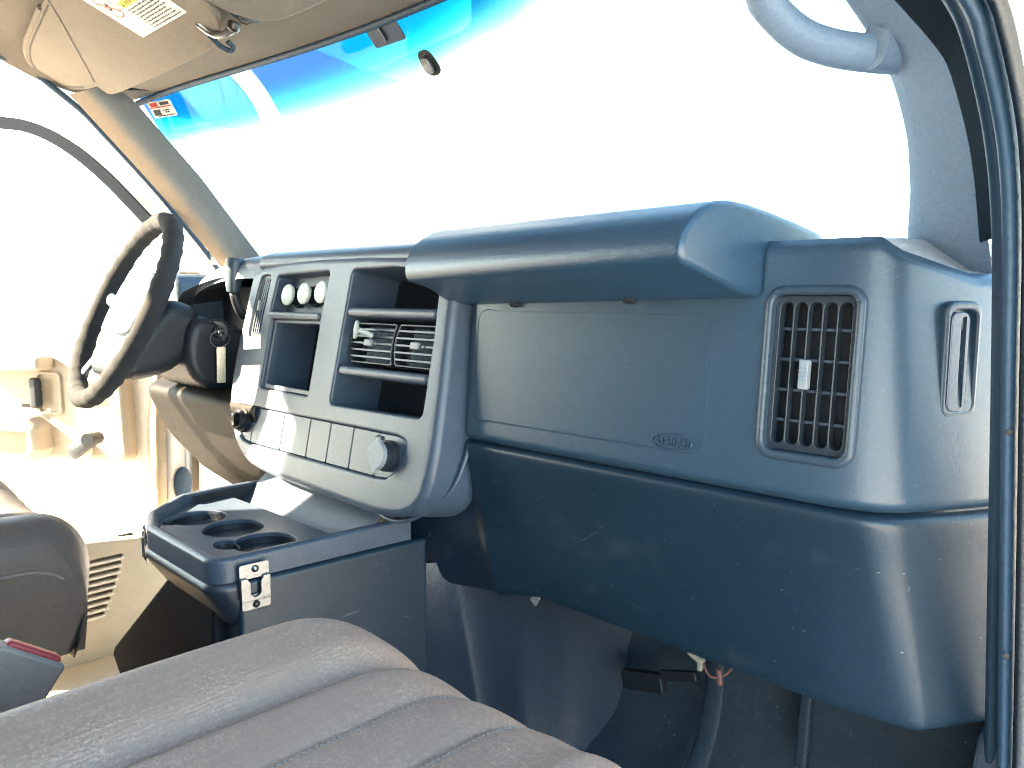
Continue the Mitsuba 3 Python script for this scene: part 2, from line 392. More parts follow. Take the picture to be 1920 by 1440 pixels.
# kick panel with louvres in the driver's footwell
lv = []
for k in range(9):
    z = .207 - k * .0142; yR = .566 - .0036 * k * (1 + k * .06)
    lv.append(rrect(.465, z - .0030, yR, z + .0030, .0029, 4))
kp = smooth_poly([(.30, -.12), (.66, -.12), (.70, .05), (.71, .26), (.64, .262), (.60, .235), (.48, .250), (.40, .262), (.30, .262)], .01)
for h in lv: kp = kp.difference(h)
FK = Frame((-.715, 0, 0), (0, 1, 0), (0, 0, 1), (1, 0, 0))
part(body, 'kick_panel', plate(kp, .03, .008, FK, rin=.0015), 'tan_trim', 35, "beige kick panel with louvre slots beside the driver's footwell")
for k in range(9):
    z = .207 - k * .0142; yR = .566 - .0036 * k * (1 + k * .06)
    part('van_body__kick_panel', 'louvre', fbox(FK, ((.463 + yR) / 2, z - .0062, .001), (yR - .460, .0052, .007), .002), 'cream_trim', 35)
part(body, 'kick_backing', fbox(FK, (.52, .15, -.034), (.16, .18, .004)), 'deep_black', False)
# floors, rear of the cab
part(body, 'floor', [trimesh.creation.box((1.0, 3.1, .03), transform=trimesh.transformations.translation_matrix((.32, -.85, -.02)))], 'carpet', False)
part(body, 'driver_floor', trimesh.creation.box((.58, 1.7, .03), transform=trimesh.transformations.translation_matrix((-.47, -.12, -.016))), 'tan_trim', False)
part(body, 'cargo_bulkhead', trimesh.creation.box((1.68, .02, 1.9), transform=trimesh.transformations.translation_matrix((0, -2.4, .40))), 'seal_grey', False)
for sx in (-1, 1):
    part(body, 'side_panel', trimesh.creation.box((.03, 2.05, 1.85), transform=trimesh.transformations.translation_matrix((sx * .85, -1.40, .40))), 'seal_grey', False)
part(body, 'cowl_panel', grid([[(x, 1.00 - .3 * x * x, .785), (x, 1.35 - .3 * x * x, .765), (x, 1.9, .70), (x, 2.0, .3)] for x in np.linspace(-.8, .8, 12)]), 'white_paint', True)

# ------------------------------------------------------------------ dashboard
dash = thing('dashboard', 'black plastic van dashboard with open cubbies, parcel shelf and airbag panel', 'dashboard')
A12 = math.radians(12)
PF = Frame((0, .62, .65), (1, 0, 0), (0, math.sin(A12), math.cos(A12)), (0, -math.cos(A12), math.sin(A12)))
outer = Polygon(chaikin([(-.272, .158), (-.279, .106), (-.283, .066), (-.288, .030), (-.291, -.003), (-.292, -.044), (-.288, -.085), (-.276, -.112), (-.252, -.142), (-.222, -.164), (-.175, -.180), (-.05, -.1845), (.10, -.189),
                        (.17, -.189), (.218, -.178), (.243, -.150), (.250, -.10), (.246, .0), (.241, .09), (.238, .158)], 2))
hvac = smooth_poly([(-.187, .132), (-.041, .137), (-.047, .073), (-.195, .073)], .004)
radio = smooth_poly([(-.188, .062), (-.047, .063), (-.050, -.052), (-.190, -.051)], .004)
cub = smooth_poly([(.018, .138), (.209, .140), (.214, .04), (.214, -.056), (.011, -.058), (.014, .04)], .008)
slotv = smooth_poly([(-.239, .132), (-.210, .133), (-.221, .031), (-.256, .030), (-.252, .076)], .005)
sw = smooth_poly([(-.254, -.083), (.172, -.083), (.192, -.088), (.193, -.100), (.178, -.128), (.160, -.141), (.135, -.1425), (-.20, -.1415), (-.222, -.1385), (-.246, -.115)], .006)
bez = outer
for h in (hvac, radio, cub, slotv, sw): bez = bez.difference(h)
part(dash, 'center_bezel', plate(bez, .085, .011, PF, rin=.004, seg=5), 'bezel_black', 40, 'grey-black centre bezel holding knobs, cubbies and vents')
def pocket(u0, v0, u1, v1, d, name, m='deep_black', t=.004, w0=-.012):
    z = [fbox(PF, ((u0 + u1) / 2, (v0 + v1) / 2, -d), (u1 - u0 + .02, v1 - v0 + .02, t)),
         fbox(PF, (u0 - t / 2, (v0 + v1) / 2, (w0 - d) / 2), (t, v1 - v0 + .02, d + w0)), fbox(PF, (u1 + t / 2, (v0 + v1) / 2, (w0 - d) / 2), (t, v1 - v0 + .02, d + w0)),
         fbox(PF, ((u0 + u1) / 2, v0 - t / 2, (w0 - d) / 2), (u1 - u0, t, d + w0)), fbox(PF, ((u0 + u1) / 2, v1 + t / 2, (w0 - d) / 2), (u1 - u0, t, d + w0))]
    return part(dash, name, z, m, False)
pocket(-.192, -.052, -.046, .063, .11, 'radio_cubby', 'vent_black')
pocket(.009, -.058, .216, .140, .12, 'storage_cubby', 'vent_black')
# radio opening: thin inner frame with a lip
rf = radio.buffer(-.0005).difference(smooth_poly([(-.180, .056), (-.055, .057), (-.056, -.044), (-.184, -.043)], .003))
part(dash, 'radio_frame', plate(rf, .012, .0015, Frame(PF((0, 0, -.006)), PF.u, PF.v, PF.n)), 'bezel_black', 35)
part(dash, 'divider_bar', fbox(PF, (-.121, .0675, -.006), (.150, .011, .020), .004), 'bezel_black', 40)
# climate control panel
cp = Frame(PF((0, 0, -.026)), PF.u, PF.v, PF.n)
clim = part(dash, 'climate_panel', plate(rrect(-.196, .070, -.036, .140, .003), .012, .001, cp), 'bezel_black', 35, 'recessed climate control panel with three pale round knobs')
for i, (u, v) in enumerate([(-.152, .101), (-.105, .103), (-.058, .105)]):
    kf = Frame(cp((u, v, 0)), PF.u, PF.v, PF.n)
    part(clim, 'knob', lathe([(.0170, 0), (.0175, .004), (.0135, .007), (.0128, .022), (.0140, .0225)], kf, 24), 'deep_black', 35)
    part(clim, 'knob_cap', lathe([(.0168, .022), (.0172, .0245), (.0160, .0262), (.008, .0268), (0, .0270)], kf, 28), 'pale_knob', True)
    marks = []
    for k in range(7):
        a = math.radians(200 - k * 36.6)
        c = (u + .0235 * math.cos(a), v + .0215 * math.sin(a), .0006)
        if .071 < c[1] < .134: marks.append(fbox(cp, c, (.0032, .0012, .0006)))
    if marks: part(clim, 'dial_mark', marks, 'ink_red' if i == 1 else 'grey_tab', False, kind='stuff')
# narrow upright vent at the driver's end of the bezel
lvn = part(dash, 'narrow_vent', plate(slotv.buffer(.002).difference(smooth_poly([(-.235, .127), (-.215, .128), (-.226, .036), (-.250, .035), (-.247, .076)], .003)), .02, .0015, Frame(PF((0, 0, -.004)), PF.u, PF.v, PF.n)), 'vent_black', 35, 'narrow upright vent beside the steering column')
part(lvn, 'vent_backing', fbox(PF, (-.238, .081, -.03), (.05, .11, .003)), 'deep_black', False)
for k in range(3):
    t = (k + 1) / 4
    a, b = lerp((-.236, .128), (-.214, .129), t), lerp((-.251, .034), (-.225, .035), t)
    m_ = lerp((-.248, .076), (-.220, .078), t)
    part(lvn, 'slat', sweep(PF(np.column_stack([chaikin([a, m_, b], 2, False), np.full(9, -.008)])) if False else PF(np.array([[*q, -.008] for q in chaikin([a, m_, b], 2, False)])), [(-.0012, -.006), (.0012, -.006), (.0012, .004), (-.0012, .004)], up=PF.n), 'bezel_black', 30)
part(lvn, 'slide_tab', fbox(PF, (-.240, .083, -.004), (.006, .018, .006), .0015), 'grey_tab')
# bars across the storage cubby
for v in (.077, -.007):
    part(dash, 'shelf_bar', fbox(PF, (.114, v, -.030), (.197, .0135, .058), .006), 'bezel_black', 40)
# twin centre vents between the bars
def horiz_vent(u0, u1, v0, v1, curve_l, curve_r, tab_u, label):
    f = Frame(PF((0, 0, -.014)), PF.u, PF.v, PF.n)
    def edge(u, c, k): return [(u + c * (1 - (2 * t - 1) ** 2), v0 + (v1 - v0) * t) for t in np.linspace(0, 1, 13)][::k]
    outl = Polygon(edge(u0, curve_l, 1) + edge(u1, curve_r, -1)).buffer(-.003).buffer(.003)
    v = part(dash, 'center_vent', plate(outl.difference(outl.buffer(-.0030)), .020, .0012, f, step=.003), 'vent_black', 35, label)
    inner = outl.buffer(-.0022)
    part(v, 'vent_backing', fbox(f, ((u0 + u1) / 2, (v0 + v1) / 2, -.034), (u1 - u0 - .004, v1 - v0, .003)), 'deep_black', False)
    for k in range(5):
        y = v0 + (v1 - v0) * (k + 1) / 6
        L = inner.intersection(LineString([(u0 - .05, y), (u1 + .05, y)])).bounds
        part(v, 'slat', fbox(f, ((L[0] + L[2]) / 2, y, -.007), (L[2] - L[0], .0024, .014)), 'bezel_black', False)
    for k in range(6):
        x = u0 + (u1 - u0) * (k + .8) / 6.4
        part(v, 'vane', mapped(rbox((0, 0, 0), (.0014, v1 - v0 - .006, .010), .0005, 6), Frame(f((x, (v0 + v1) / 2, -.023)), PF.u * .82 + PF.n * .57, PF.v, PF.n * .82 - PF.u * .57)), 'bezel_black', False)
    part(v, 'slide_tab', fbox(f, (tab_u, (v0 + v1) / 2 + .0005, .001), (.017, .0095, .006), .0015), 'grey_tab')
    part(v, 'slide_track', fbox(f, (tab_u + .0135, (v0 + v1) / 2, -.001), (.009, .0035, .004)), 'vent_black', False)
    return v
horiz_vent(.026, .122, .006, .064, -.010, -.006, .064, 'centre air vent nearer the driver, with a pale clip stuck in its slats')
horiz_vent(.128, .211, .006, .064, -.008, .004, .166, 'centre air vent nearer the airbag panel, slats clear')
# switch blank row
swf = Frame(PF((0, 0, -.004)), PF.u, PF.v, PF.n)
part(dash, 'switch_backing', plate(sw.buffer(.004), .01, .001, Frame(PF((0, 0, -.016)), PF.u, PF.v, PF.n)), 'deep_black', False)
us = [-.256, -.201, -.110, -.036, .017, .073, .131, .196]
for a, b in zip(us[:-1], us[1:]):
    pl = sw.buffer(-.0008).intersection(sbox(a + .0006, -.2, b - .0006, 0))
    part(dash, 'blank_cover', plate(pl, .012, .0012, swf), 'bezel_black', 35)
o1 = Frame(swf((-.226, -.108, 0)), PF.u, PF.v, PF.n)
part(dash, 'power_outlet', lathe([(.011, -.02), (.011, .016), (.0135, .018), (.0165, .016), (.017, .010), (.0195, .008), (.0195, 0)], o1), 'deep_black', 35, 'open round power outlet at the driver end of the switch row')
o2 = Frame(swf((.159, -.111, 0)), PF.u, PF.v, PF.n)
oc = part(dash, 'power_outlet', lathe([(.0205, 0), (.0205, .008), (.0175, .010), (.0175, .018), (.0165, .0185)], o2), 'vent_black', 35, 'power outlet closed by a grey flip cap')
capo = Point(0, 0).buffer(.0185).union(sbox(-.006, -.024, .006, -.012)).union(sbox(-.005, .010, .005, .0235))
part(oc, 'cap', plate(capo.buffer(-.002).buffer(.002), .005, .002, Frame(o2((0, 0, .024)), PF.u, PF.v, PF.n), step=.002), 'grey_tab', 40)
part(oc, 'cap_hinge', tube([o2((-.006, .0225, .020)), o2((.006, .0225, .020))], .003, 10, up=(0, 1, 0)), 'vent_black')

# top pad: from the bezel's head over to the glass
xs = np.linspace(-.262, .625, 50)
TP = []
for x in xs:
    yb = float(y_ws(np.clip(x, -.7, .7), .80))
    prof = [(.660, .788), (.6545, .797), (.6565, .806), (.665, .8145), (.685, .820), (.72, .823), (.80, .824), (yb - .06, .825), (yb, .815)]
    if x > .20: prof = [(y + .02, z - .018 * min(1, (x - .20) / .3)) for y, z in prof]
    TP.append([(x, y, z) for y, z in prof])
TP = np.array(TP)
part(dash, 'top_pad', grid(np.stack([chaikin(r, 2, False) for r in TP])), 'bezel_black', True)

# airbag panel and end block: plan path swept over height
def plan(n=90):
    p = np.array([(.238, .672), (.244, .660), (.262, .651), (.30, .650), (.50, .650), (.640, .650), (.715, .650), (.748, .661), (.768, .688), (.799, .735), (.818, .775), (.840, .84)])
    p = np.vstack([p[:6], chaikin(p[5:], 3, False)[1:]])
    t = np.r_[0, np.cumsum(np.linalg.norm(np.diff(p, axis=0), axis=1))]; s = np.linspace(0, t[-1], n)
    return np.stack([np.interp(s, t, p[:, k]) for k in range(2)], 1)
pl2 = plan(260)
nrm = np.stack([np.gradient(pl2[:, 1]), -np.gradient(pl2[:, 0])], 1); nrm /= np.linalg.norm(nrm, axis=1, keepdims=True)
def panel_pt(i, z):
    q = pl2[i] - nrm[i] * (z - .65) * math.tan(math.radians(5))
    return q
zs = np.r_[np.linspace(.5685, .580, 6), np.linspace(.583, .748, 60), np.linspace(.751, .797, 14)]
def ztop(x):      # the end block's head drops towards the door
    return .797 - .030 * np.clip((x - .735) / .06, 0, 1)
VH = rrect(.6435, .6105, .7190, .7510, .012)
FV = Frame((0, .65 - .65 * math.tan(math.radians(5)), 0), (1, 0, 0), (0, math.tan(math.radians(5)), 1))
FV = Frame(FV.o, FV.u, FV.v, (0, -math.cos(math.radians(5)), math.sin(math.radians(5))))
P, keep = np.zeros((len(pl2), len(zs), 3)), []
for i in range(len(pl2)):
    for j, z in enumerate(zs):
        zt = ztop(pl2[i, 0])
        zz = z if z <= .748 else .748 + (z - .748) * (zt - .748) / (.797 - .748)
        q = panel_pt(i, zz)
        lo = max(0, (.580 - zz) / .0115)
        r = .010 * lo ** 2
        q = q - nrm[i] * r
        hi = max(0, (zz - (zt - .012)) / .012)
        q = q - nrm[i] * .010 * hi ** 2
        if pl2[i, 0] < .634 and zz > .748:
            e = np.clip((.634 - pl2[i, 0]) / .010, 0, 1)
            q = q + np.array([0, .03 * e * e])
        P[i, j] = (q[0], q[1], zz)
m = grid(P)
cent = m.triangles_center
i_of = np.repeat(np.arange(len(pl2) - 1), len(zs) - 1)
drop = np.array([VH.contains(Point(c[0], c[2])) for c in cent]) & (cent[:, 1] < .67)
drop |= (cent[:, 2] > .757) & (cent[:, 0] < .622)
m.update_faces(~drop)
part(dash, 'airbag_panel', m, 'dash_soft', True, 'smooth upper passenger panel marked AIRBAG, wrapping round at the door')
part(dash, 'block_top', grid([[(*(p_ := pl2[i] - nrm[i] * .022), ztop(pl2[i, 0]) - .001), (*(lerp(p_, (p_[0] * .9 + .06, .80), .5)), ztop(pl2[i, 0]) + .003), (pl2[i, 0] * .93 + .05, .86, .800 - .02 * np.clip((pl2[i, 0] - .74) / .06, 0, 1)), (pl2[i, 0] * .93 + .05, .99, .805)] for i in range(0, len(pl2), 3) if pl2[i, 0] > .62], True), 'block_skylit', True)
# airbag door: slightly proud sheet with rounded corners
part(dash, 'airbag_door', plate(rrect(.262, .588, .595, .738, .022), .012, .010, Frame(FV((0, 0, .0004)), FV.u, FV.v, FV.n)), 'dash_soft', 40)
bf = Frame(FV((.5515, .6055, .0011)), (math.cos(.0), 0, 0), FV.v, FV.n)
ov = affinity.scale(Point(0, 0).buffer(1, quad_segs=16), .0235, .0085)
bd = part(dash, 'airbag_badge', plate(ov.difference(ov.buffer(-.0013)), .0022, .0005, Frame(bf((0, 0, .0012)), bf.u, bf.v, bf.n), step=.0012), 'dash_soft', 40, 'raised oval marking reading AIRBAG')
tx = meshkit.text_mesh('AIRBAG', .0078, .0018, bold=True); tx.vertices[:, 0] -= tx.bounds[:, 0].mean(); tx.vertices[:, 1] -= tx.bounds[:, 1].mean()
part(bd, 'lettering', mapped(tx, bf), 'dash_soft', 30)

# passenger vent
ring = rrect(.638, .604, .7245, .757, .016).difference(rrect(.6455, .6125, .7170, .7490, .009))
pv = part(dash, 'passenger_vent', plate(ring, .030, .0040, Frame(FV((0, 0, .0045)), FV.u, FV.v, FV.n), step=.003, rin=.003), 'dash_black', 40, 'upright passenger air vent with five long slots')
gf = Frame(FV((0, 0, -.004)), FV.u, FV.v, FV.n)
gr = rrect(.6455, .6128, .7168, .7485, .008)
gx = [.6490 + k * (.0640 / 5) for k in range(6)]
for a, b in zip(gx[:-1], gx[1:]): gr = gr.difference(rrect(a + .0007, .6185, b - .0007, .7430, .0052, 5))
part(pv, 'grille', plate(gr, .009, .0006, gf, step=.002), 'vent_frame', 35)
for k in range(4):
    part(pv, 'cross_bar', fbox(gf, (.681, .6385 + .0272 * k, -.016), (.066, .0024, .006)), 'bezel_black', False)
part(pv, 'vent_backing', fbox(gf, (.680, .681, -.030), (.09, .155, .003)), 'deep_black', False)
tb = part(pv, 'slide_tab', fbox(gf, (.6765, .6805, .002), (.0085, .026, .008), .0015), 'grey_tab')
for k in range(4): part(tb, 'ridge', fbox(gf, (.6765, .6755 + .0035 * k, .0063), (.006, .0011, .0012)), 'handle_grey', False)
# side demister vent on the end block
e = np.array([.545, .839, 0]); en = np.array([.839, -.545, 0])
SV = Frame((.7835, .7105, .694), e, (0, 0, 1), en)
SV = Frame(SV.o - en * .0005, SV.u, SV.v, SV.n)
sr = rrect(-.0175, -.048, .0185, .050, .010).difference(rrect(-.012, -.041, .0135, .043, .007))
sv = part(dash, 'side_vent', plate(sr, .02, .003, SV, step=.003, rin=.002), 'dash_black', 40, 'small side window vent on the dashboard end')
part(sv, 'vent_backing', fbox(SV, (0, 0, -.0115), (.030, .092, .003)), 'deep_black', False)
sl = rrect(-.012, -.041, .0055, .041, .006).difference(rrect(-.0112, -.037, -.0045, .037, .003)).difference(rrect(-.0022, -.037, .0045, .037, .003))
part(sv, 'slat_frame', plate(sl, .006, .001, Frame(SV((0, 0, .0005)), SV.u, SV.v, SV.n), step=.002), 'bezel_black', 35)

# parcel shelf over the airbag panel
sp = chaikin([(.61, .829), (.572, .825), (.548, .816), (.530, .803), (.5225, .790), (.5215, .781), (.5245, .7745), (.530, .7725), (.545, .7695), (.65, .744), (.70, .752), (.80, .795), (.81, .808), (.70, .822)], 1)
shp = plate(Polygon(sp).buffer(0), .405, .006, Frame((.632, 0, 0), (0, 1, 0), (0, 0, 1), (1, 0, 0)), step=.005)
def shear(v):
    k = (.632 - v[:, 0])
    v = v.copy()
    v[:, 1] += k * .135 * np.clip((.68 - v[:, 1]) / .12, 0, 1)
    v[:, 2] -= k * .030 * np.clip((.815 - v[:, 2]) / .06, 0, 1)
    return v
sh = shp.copy()
# subdivide along x so that the shear stays smooth, then round the driver's end too
sh.vertices = shear(sh.vertices)
shelf = part(dash, 'parcel_shelf', sh, 'shelf_black', 40, 'deep padded parcel shelf jutting out above the airbag panel')
for x_, y_, z_ in ((.330, .668, .7375), (.500, .655, .7435)):
    part(shelf, 'fastener', lathe([(.0, .004), (.006, .0035), (.0085, 0)], Frame((x_, y_ - .012, z_ + .0005), (1, 0, 0), (0, .95, -.25), (0, -.25, -.95)), 16), 'vent_black', True)

# knee panel below
def rs3(a, n):
    t = np.r_[0, np.cumsum(np.linalg.norm(np.diff(a, axis=0), axis=1))]; q = np.linspace(0, t[-1], n)
    return np.stack([np.interp(q, t, a[:, k]) for k in range(a.shape[1])], 1)
kx = [0] + list(range(0, len(pl2), 2))
Pk = []
ext = [(.06, .672), (.10, .668), (.16, .666), (.20, .664), (.238, .662)]
kp_ = chaikin([(.66, .650), (.720, .650), (.738, .651), (.750, .661), (.760, .677), (.803, .742), (.850, .83)], 2, False)
path = np.array(ext + [tuple(p) for p in pl2[6::3] if p[0] < .655] + [tuple(p) for p in rs3(kp_, 46)])
path[:, 1] = np.where(path[:, 0] < .262, np.minimum(path[:, 1], .664), path[:, 1])
pn = np.stack([np.gradient(path[:, 1]), -np.gradient(path[:, 0])], 1); pn /= np.linalg.norm(pn, axis=1, keepdims=True)
from scipy.ndimage import gaussian_filter1d
pn = gaussian_filter1d(pn, 1.1, axis=0); pn /= np.linalg.norm(pn, axis=1, keepdims=True)
for i, (x, y) in enumerate(path):
    zb = np.interp(x, [.06, .17, .24, .34, .80], [.340, .345, .358, .378, .374])
    row = []
    # profile: (offset outwards, height fraction)
    for o, f in [(-.020, 1.004), (-.004, 1.006), (.004, 1.0), (.007, .985), (.007, .96), (.004, .90), (-.004, .75), (-.013, .5), (-.022, .25), (-.029, .07), (-.034, .0), (-.046, -.035), (-.085, -.05)]:
        z = zb + (.5665 - zb) * f
        c = np.array([x, y]) + pn[i] * o
        k = np.clip((x - .70) / .05, 0, 1) * (1 - np.clip(f, 0, 1))
        c = c + np.array([.050 * k, .012 * k])
        row.append((c[0], c[1], z))
    Pk.append(chaikin(row, 2, False))
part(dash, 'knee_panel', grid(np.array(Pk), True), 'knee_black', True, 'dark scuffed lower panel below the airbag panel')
part(dash, 'trim_edge', tube([(.128, .600, .468), (.150, .594, .4585), (.185, .598, .457), (.222, .612, .476), (.249, .630, .505), (.257, .645, .545), (.2545, .652, .562)], .0028, 8, 2), 'bezel_black', True)

# cluster hood and driver's side
cl = part(dash, 'instrument_hood', None or grid(np.array([[(x, y, z) for y, z in chaikin([(.652 + .05 * t * t, .776 - .055 * t * t - .05 * max(0, t - .75) * 4), (.662 + .05 * t * t, .806 - .062 * t * t - .05 * max(0, t - .75) * 4), (.70, .820 - .066 * t * t - .05 * max(0, t - .75) * 4), (.80, .822 - .06 * t * t), (1.02 - .1 * t, .818)], 2, False)]
                                               for x, t in [(x, abs((x + .30) / .36)) for x in np.linspace(-.665, -.258, 40)]])), 'bezel_black', True)
part(dash, 'gauge_recess', [grid(np.array([[(x, .655 + .10 * s, (.783 - .055 * t * t - .05 * max(0, t - .75) * 4) * (1 - .0) + .012 * s) for s in np.linspace(0, 1, 6)] for x, t in [(x, abs((x + .30) / .36)) for x in np.linspace(-.655, -.272, 30)]]), True),
                           fbox(Frame((-.46, .775, .70), (1, 0, 0), (0, .25, 1), (0, -1, .25)), (0, 0, 0), (.44, .24, .006)), fbox(Frame((-.275, .755, .68), (0, 1, 0), (0, 0, 1), (1, 0, 0)), (0, 0, 0), (.16, .22, .006))], 'vent_black', 35)
part(dash, 'gauge_cluster', plate(rrect(-.63, .645, -.30, .765, .03), .01, .004, Frame((0, .755, .0), (1, 0, 0), (0, 0, 1), (0, -1, 0))), 'deep_black', 35)
KP = []
for x in np.linspace(-.665, -.19, 44):
    zb = np.interp(x, [-.665, -.60, -.52, -.40, -.30, -.19], [.50, .43, .385, .365, .37, .38])
    ye = .03 * max(0, (-.60 - x) / .065) ** 2
    KP.append(chaikin([(x, .80, .595), (x, .68 + ye, .590), (x, .612 + ye, .578), (x, .596 + ye, .562), (x, .604 + ye, .535), (x, .640 + ye, .47 * .5 + zb * .5), (x, .690, zb), (x, .78, zb - .02)], 2, False))
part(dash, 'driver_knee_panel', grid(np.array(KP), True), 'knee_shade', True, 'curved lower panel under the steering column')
part(dash, 'inner_bulkhead', plate(sbox(-.66, .33, .76, .765).union(sbox(-.25, -.05, .29, .4)), .01, .002, Frame((0, .785, 0), (1, 0, 0), (0, 0, 1), (0, -1, 0)), step=.05), 'deep_black', 35)
part(dash, 'driver_end_pad', plate(Polygon(chaikin([(-.665, .55), (-.645, .55), (-.61, .60), (-.60, .70), (-.615, .79), (-.68, .79), (-.69, .66)], 2)), .2, .015, Frame((0, .66, 0), (1, 0, 0), (0, 0, 1), (0, -1, 0))), 'bezel_black', 40)

# ------------------------------------------------------------------ engine cover and footwell
eng = thing('engine_cover', 'black engine cover between the footwells, below the cup holder console', 'engine cover')
part(eng, 'rear_face', plate(smooth_poly([(.06, .385), (-.045, .385), (-.070, .375), (-.285, .205), (-.292, .190), (-.262, .165), (.06, -.01)], .006), .22, .006, Frame((0, .392, 0), (1, 0, 0), (0, .03, 1), (0, -1, .03))), 'engine_black', 35)
part(eng, 'side_wall', grid(np.array([[(x + .30 * (.366 - z) * np.clip((.34 - x) / .2, 0, 1) * np.clip((x - .128) / .03, 0, 1), y - .12 * (.366 - z) * np.clip((x - .15) / .1, 0, 1) * np.clip((.36 - x) / .12, 0, 1), z) for z in np.linspace(-.02, .370, 20)] for x, y in chaikin([(.130, .672), (.150, .700), (.174, .722), (.21, .740), (.26, .757), (.34, .775), (.48, .835)], 3, False)])), 'wall_gloss', True)
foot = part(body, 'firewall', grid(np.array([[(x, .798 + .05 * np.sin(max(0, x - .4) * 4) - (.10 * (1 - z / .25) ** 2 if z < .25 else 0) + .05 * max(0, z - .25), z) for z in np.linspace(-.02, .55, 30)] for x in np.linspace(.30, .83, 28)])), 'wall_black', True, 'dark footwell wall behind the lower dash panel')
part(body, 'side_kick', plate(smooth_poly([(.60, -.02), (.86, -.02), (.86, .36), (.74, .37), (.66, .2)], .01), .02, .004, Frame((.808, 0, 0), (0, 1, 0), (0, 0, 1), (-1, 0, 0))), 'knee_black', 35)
part(body, 'cable_channel', fbox(Frame((.634, .80, .28), (1, 0, 0), (0, .1, 1), (0, -1, .1)), (0, 0, 0), (.014, .10, .014), .004), 'wall_black')
part(body, 'floor_rib', sweep(chaikin([(.53, .79, .33), (.537, .775, .27), (.528, .76, .20), (.50, .735, .13), (.46, .70, .08)], 2, False), circ(.012, 10, .0035), up=(0, 1, 0)), 'wall_black', True)
br = part(body, 'pedal_bracket', fbox(Frame((.443, .770, .272), (.98, .05, .2), (-.2, 0, .98), (0, -1, 0)), (0, 0, 0), (.058, .024, .012), .002), 'deep_black', 35)
part(body, 'bracket_arm', fbox(Frame((.492, .770, .296), (.96, .05, .28), (-.28, 0, .96), (0, -1, 0)), (0, 0, 0), (.05, .012, .008), .002), 'deep_black', 35)
wc = thing('wire_connector', 'cream and red wiring connector hanging below the lower dash panel', 'connector')
part(wc, 'plug_housing', [fbox(Frame((.531, .742, .343), (.9, 0, -.43), (.43, 0, .9), (0, -1, 0)), (0, 0, 0), (.020, .007, .008), .0015), fbox(Frame((.536, .742, .334), (1, 0, 0), (0, 0, 1), (0, -1, 0)), (0, 0, 0), (.006, .011, .006), .0015)], 'wire_cream')
part(wc, 'red_plug', fbox(Frame((.560, .742, .329), (1, 0, .15), (-.15, 0, 1), (0, -1, 0)), (0, 0, 0), (.005, .018, .005), .0015), 'wire_red')
part(wc, 'wire', tube([(.540, .742, .339), (.548, .738, .328), (.556, .740, .327), (.568, .745, .334), (.575, .75, .35)], .0013, 6, 2), 'wire_red')
pt = thing('paper_scrap', 'small torn pale scrap stuck under the edge of the lower dash panel', 'paper')
part(pt, 'sheet', [trimesh.Trimesh([(.322, .700, .372), (.334, .699, .371), (.324, .700, .355), (.315, .700, .362), (.322, .702, .372), (.334, .701, .371), (.324, .702, .355), (.315, .702, .362)], [(0, 3, 2), (0, 2, 1), (4, 6, 7), (4, 5, 6), (0, 1, 5), (0, 5, 4), (1, 2, 6), (1, 6, 5), (2, 3, 7), (2, 7, 6), (3, 0, 4), (3, 4, 7)])], 'grey_tab', False)

# ------------------------------------------------------------------ console with cup holders
con = thing('console', 'black centre console with three cup holders and metal side latches', 'console')
rim_o = Polygon([(.102, .383), (-.095, .387), (-.168, .416), (-.234, .490), (-.238, .56), (-.230, .72), (.139, .72), (.124, .60)]).buffer(-.024, quad_segs=10).buffer(.024, quad_segs=10)
rim_o = rim_o.intersection(sbox(-.4, .3, .4, .657))
rim_i = rim_o.union(sbox(-.21, .60, .11, .80)).buffer(-.0145, quad_segs=10).union(sbox(-.212, .62, .112, .70))
def rimz(p):   # the lid rises a little towards the dash
    return p
FZ = Frame((0, 0, .440), (1, 0, 0), (0, 1, 0), (0, 0, 1))
part(con, 'lid_rim', plate(rim_o.difference(rim_i), .030, .006, FZ, rin=.004), 'bezel_black', 40)
low = plate(rim_o.buffer(.004), .060, .012, Frame((0, 0, .412), (1, 0, 0), (0, 1, 0), (0, 0, 1)), seg=5)
v = low.vertices.copy(); kk = np.clip((.400 - v[:, 2]) / .048, 0, 1)
v[:, 0] += kk * (-.02 - v[:, 0]) * .22 * (v[:, 0] < .02); v[:, 1] += kk * .030 * np.clip((.62 - v[:, 1]) / .2, 0, 1)
low.vertices = v
part(con, 'body', low, 'console_black', 40)
cups = [((-.134, .476), .0375), ((-.051, .487), .0410), ((.037, .486), .0405)]
tray = rim_i.buffer(.002).intersection(sbox(-.3, .39, .2, .565))
notch = [(-.146, .440), (.012, .446)]
for (c, r) in cups: tray = tray.difference(Point(c).buffer(r))
for c in notch: tray = tray.difference(affinity.scale(Point(c).buffer(.022, quad_segs=8), 1.0, .7))
if tray.geom_type != 'Polygon': tray = max(tray.geoms, key=lambda q: q.area)
part(con, 'cup_tray', plate(tray, .006, .0014, Frame((0, 0, .4255), (1, 0, 0), (0, 1, 0), (0, 0, 1))), 'bezel_black', 40)
for c, r in cups:
    part(con, 'cup_holder', lathe([(r, -.005), (r * .96, -.03), (r * .92, -.060), (0, -.062)], Frame((*c, .4255), (1, 0, 0), (0, 1, 0), (0, 0, 1)), 36), 'vent_black', 40)
for c in notch:
    part(con, 'thumb_notch', lathe([(.0225, -.004), (.019, -.013), (0, -.016)], Frame((*c, .4255), (1, 0, 0), (0, .7, 0), (0, 0, 1)), 20), 'vent_black', True)
part(con, 'front_ramp', grid(np.array([[(x, y, z) for y, z in chaikin([(.555, .424), (.562, .410), (.580, .408), (.618, .446), (.66, .480)], 2, False)] for x in np.linspace(-.215, .112, 12)])), 'bezel_black', True)
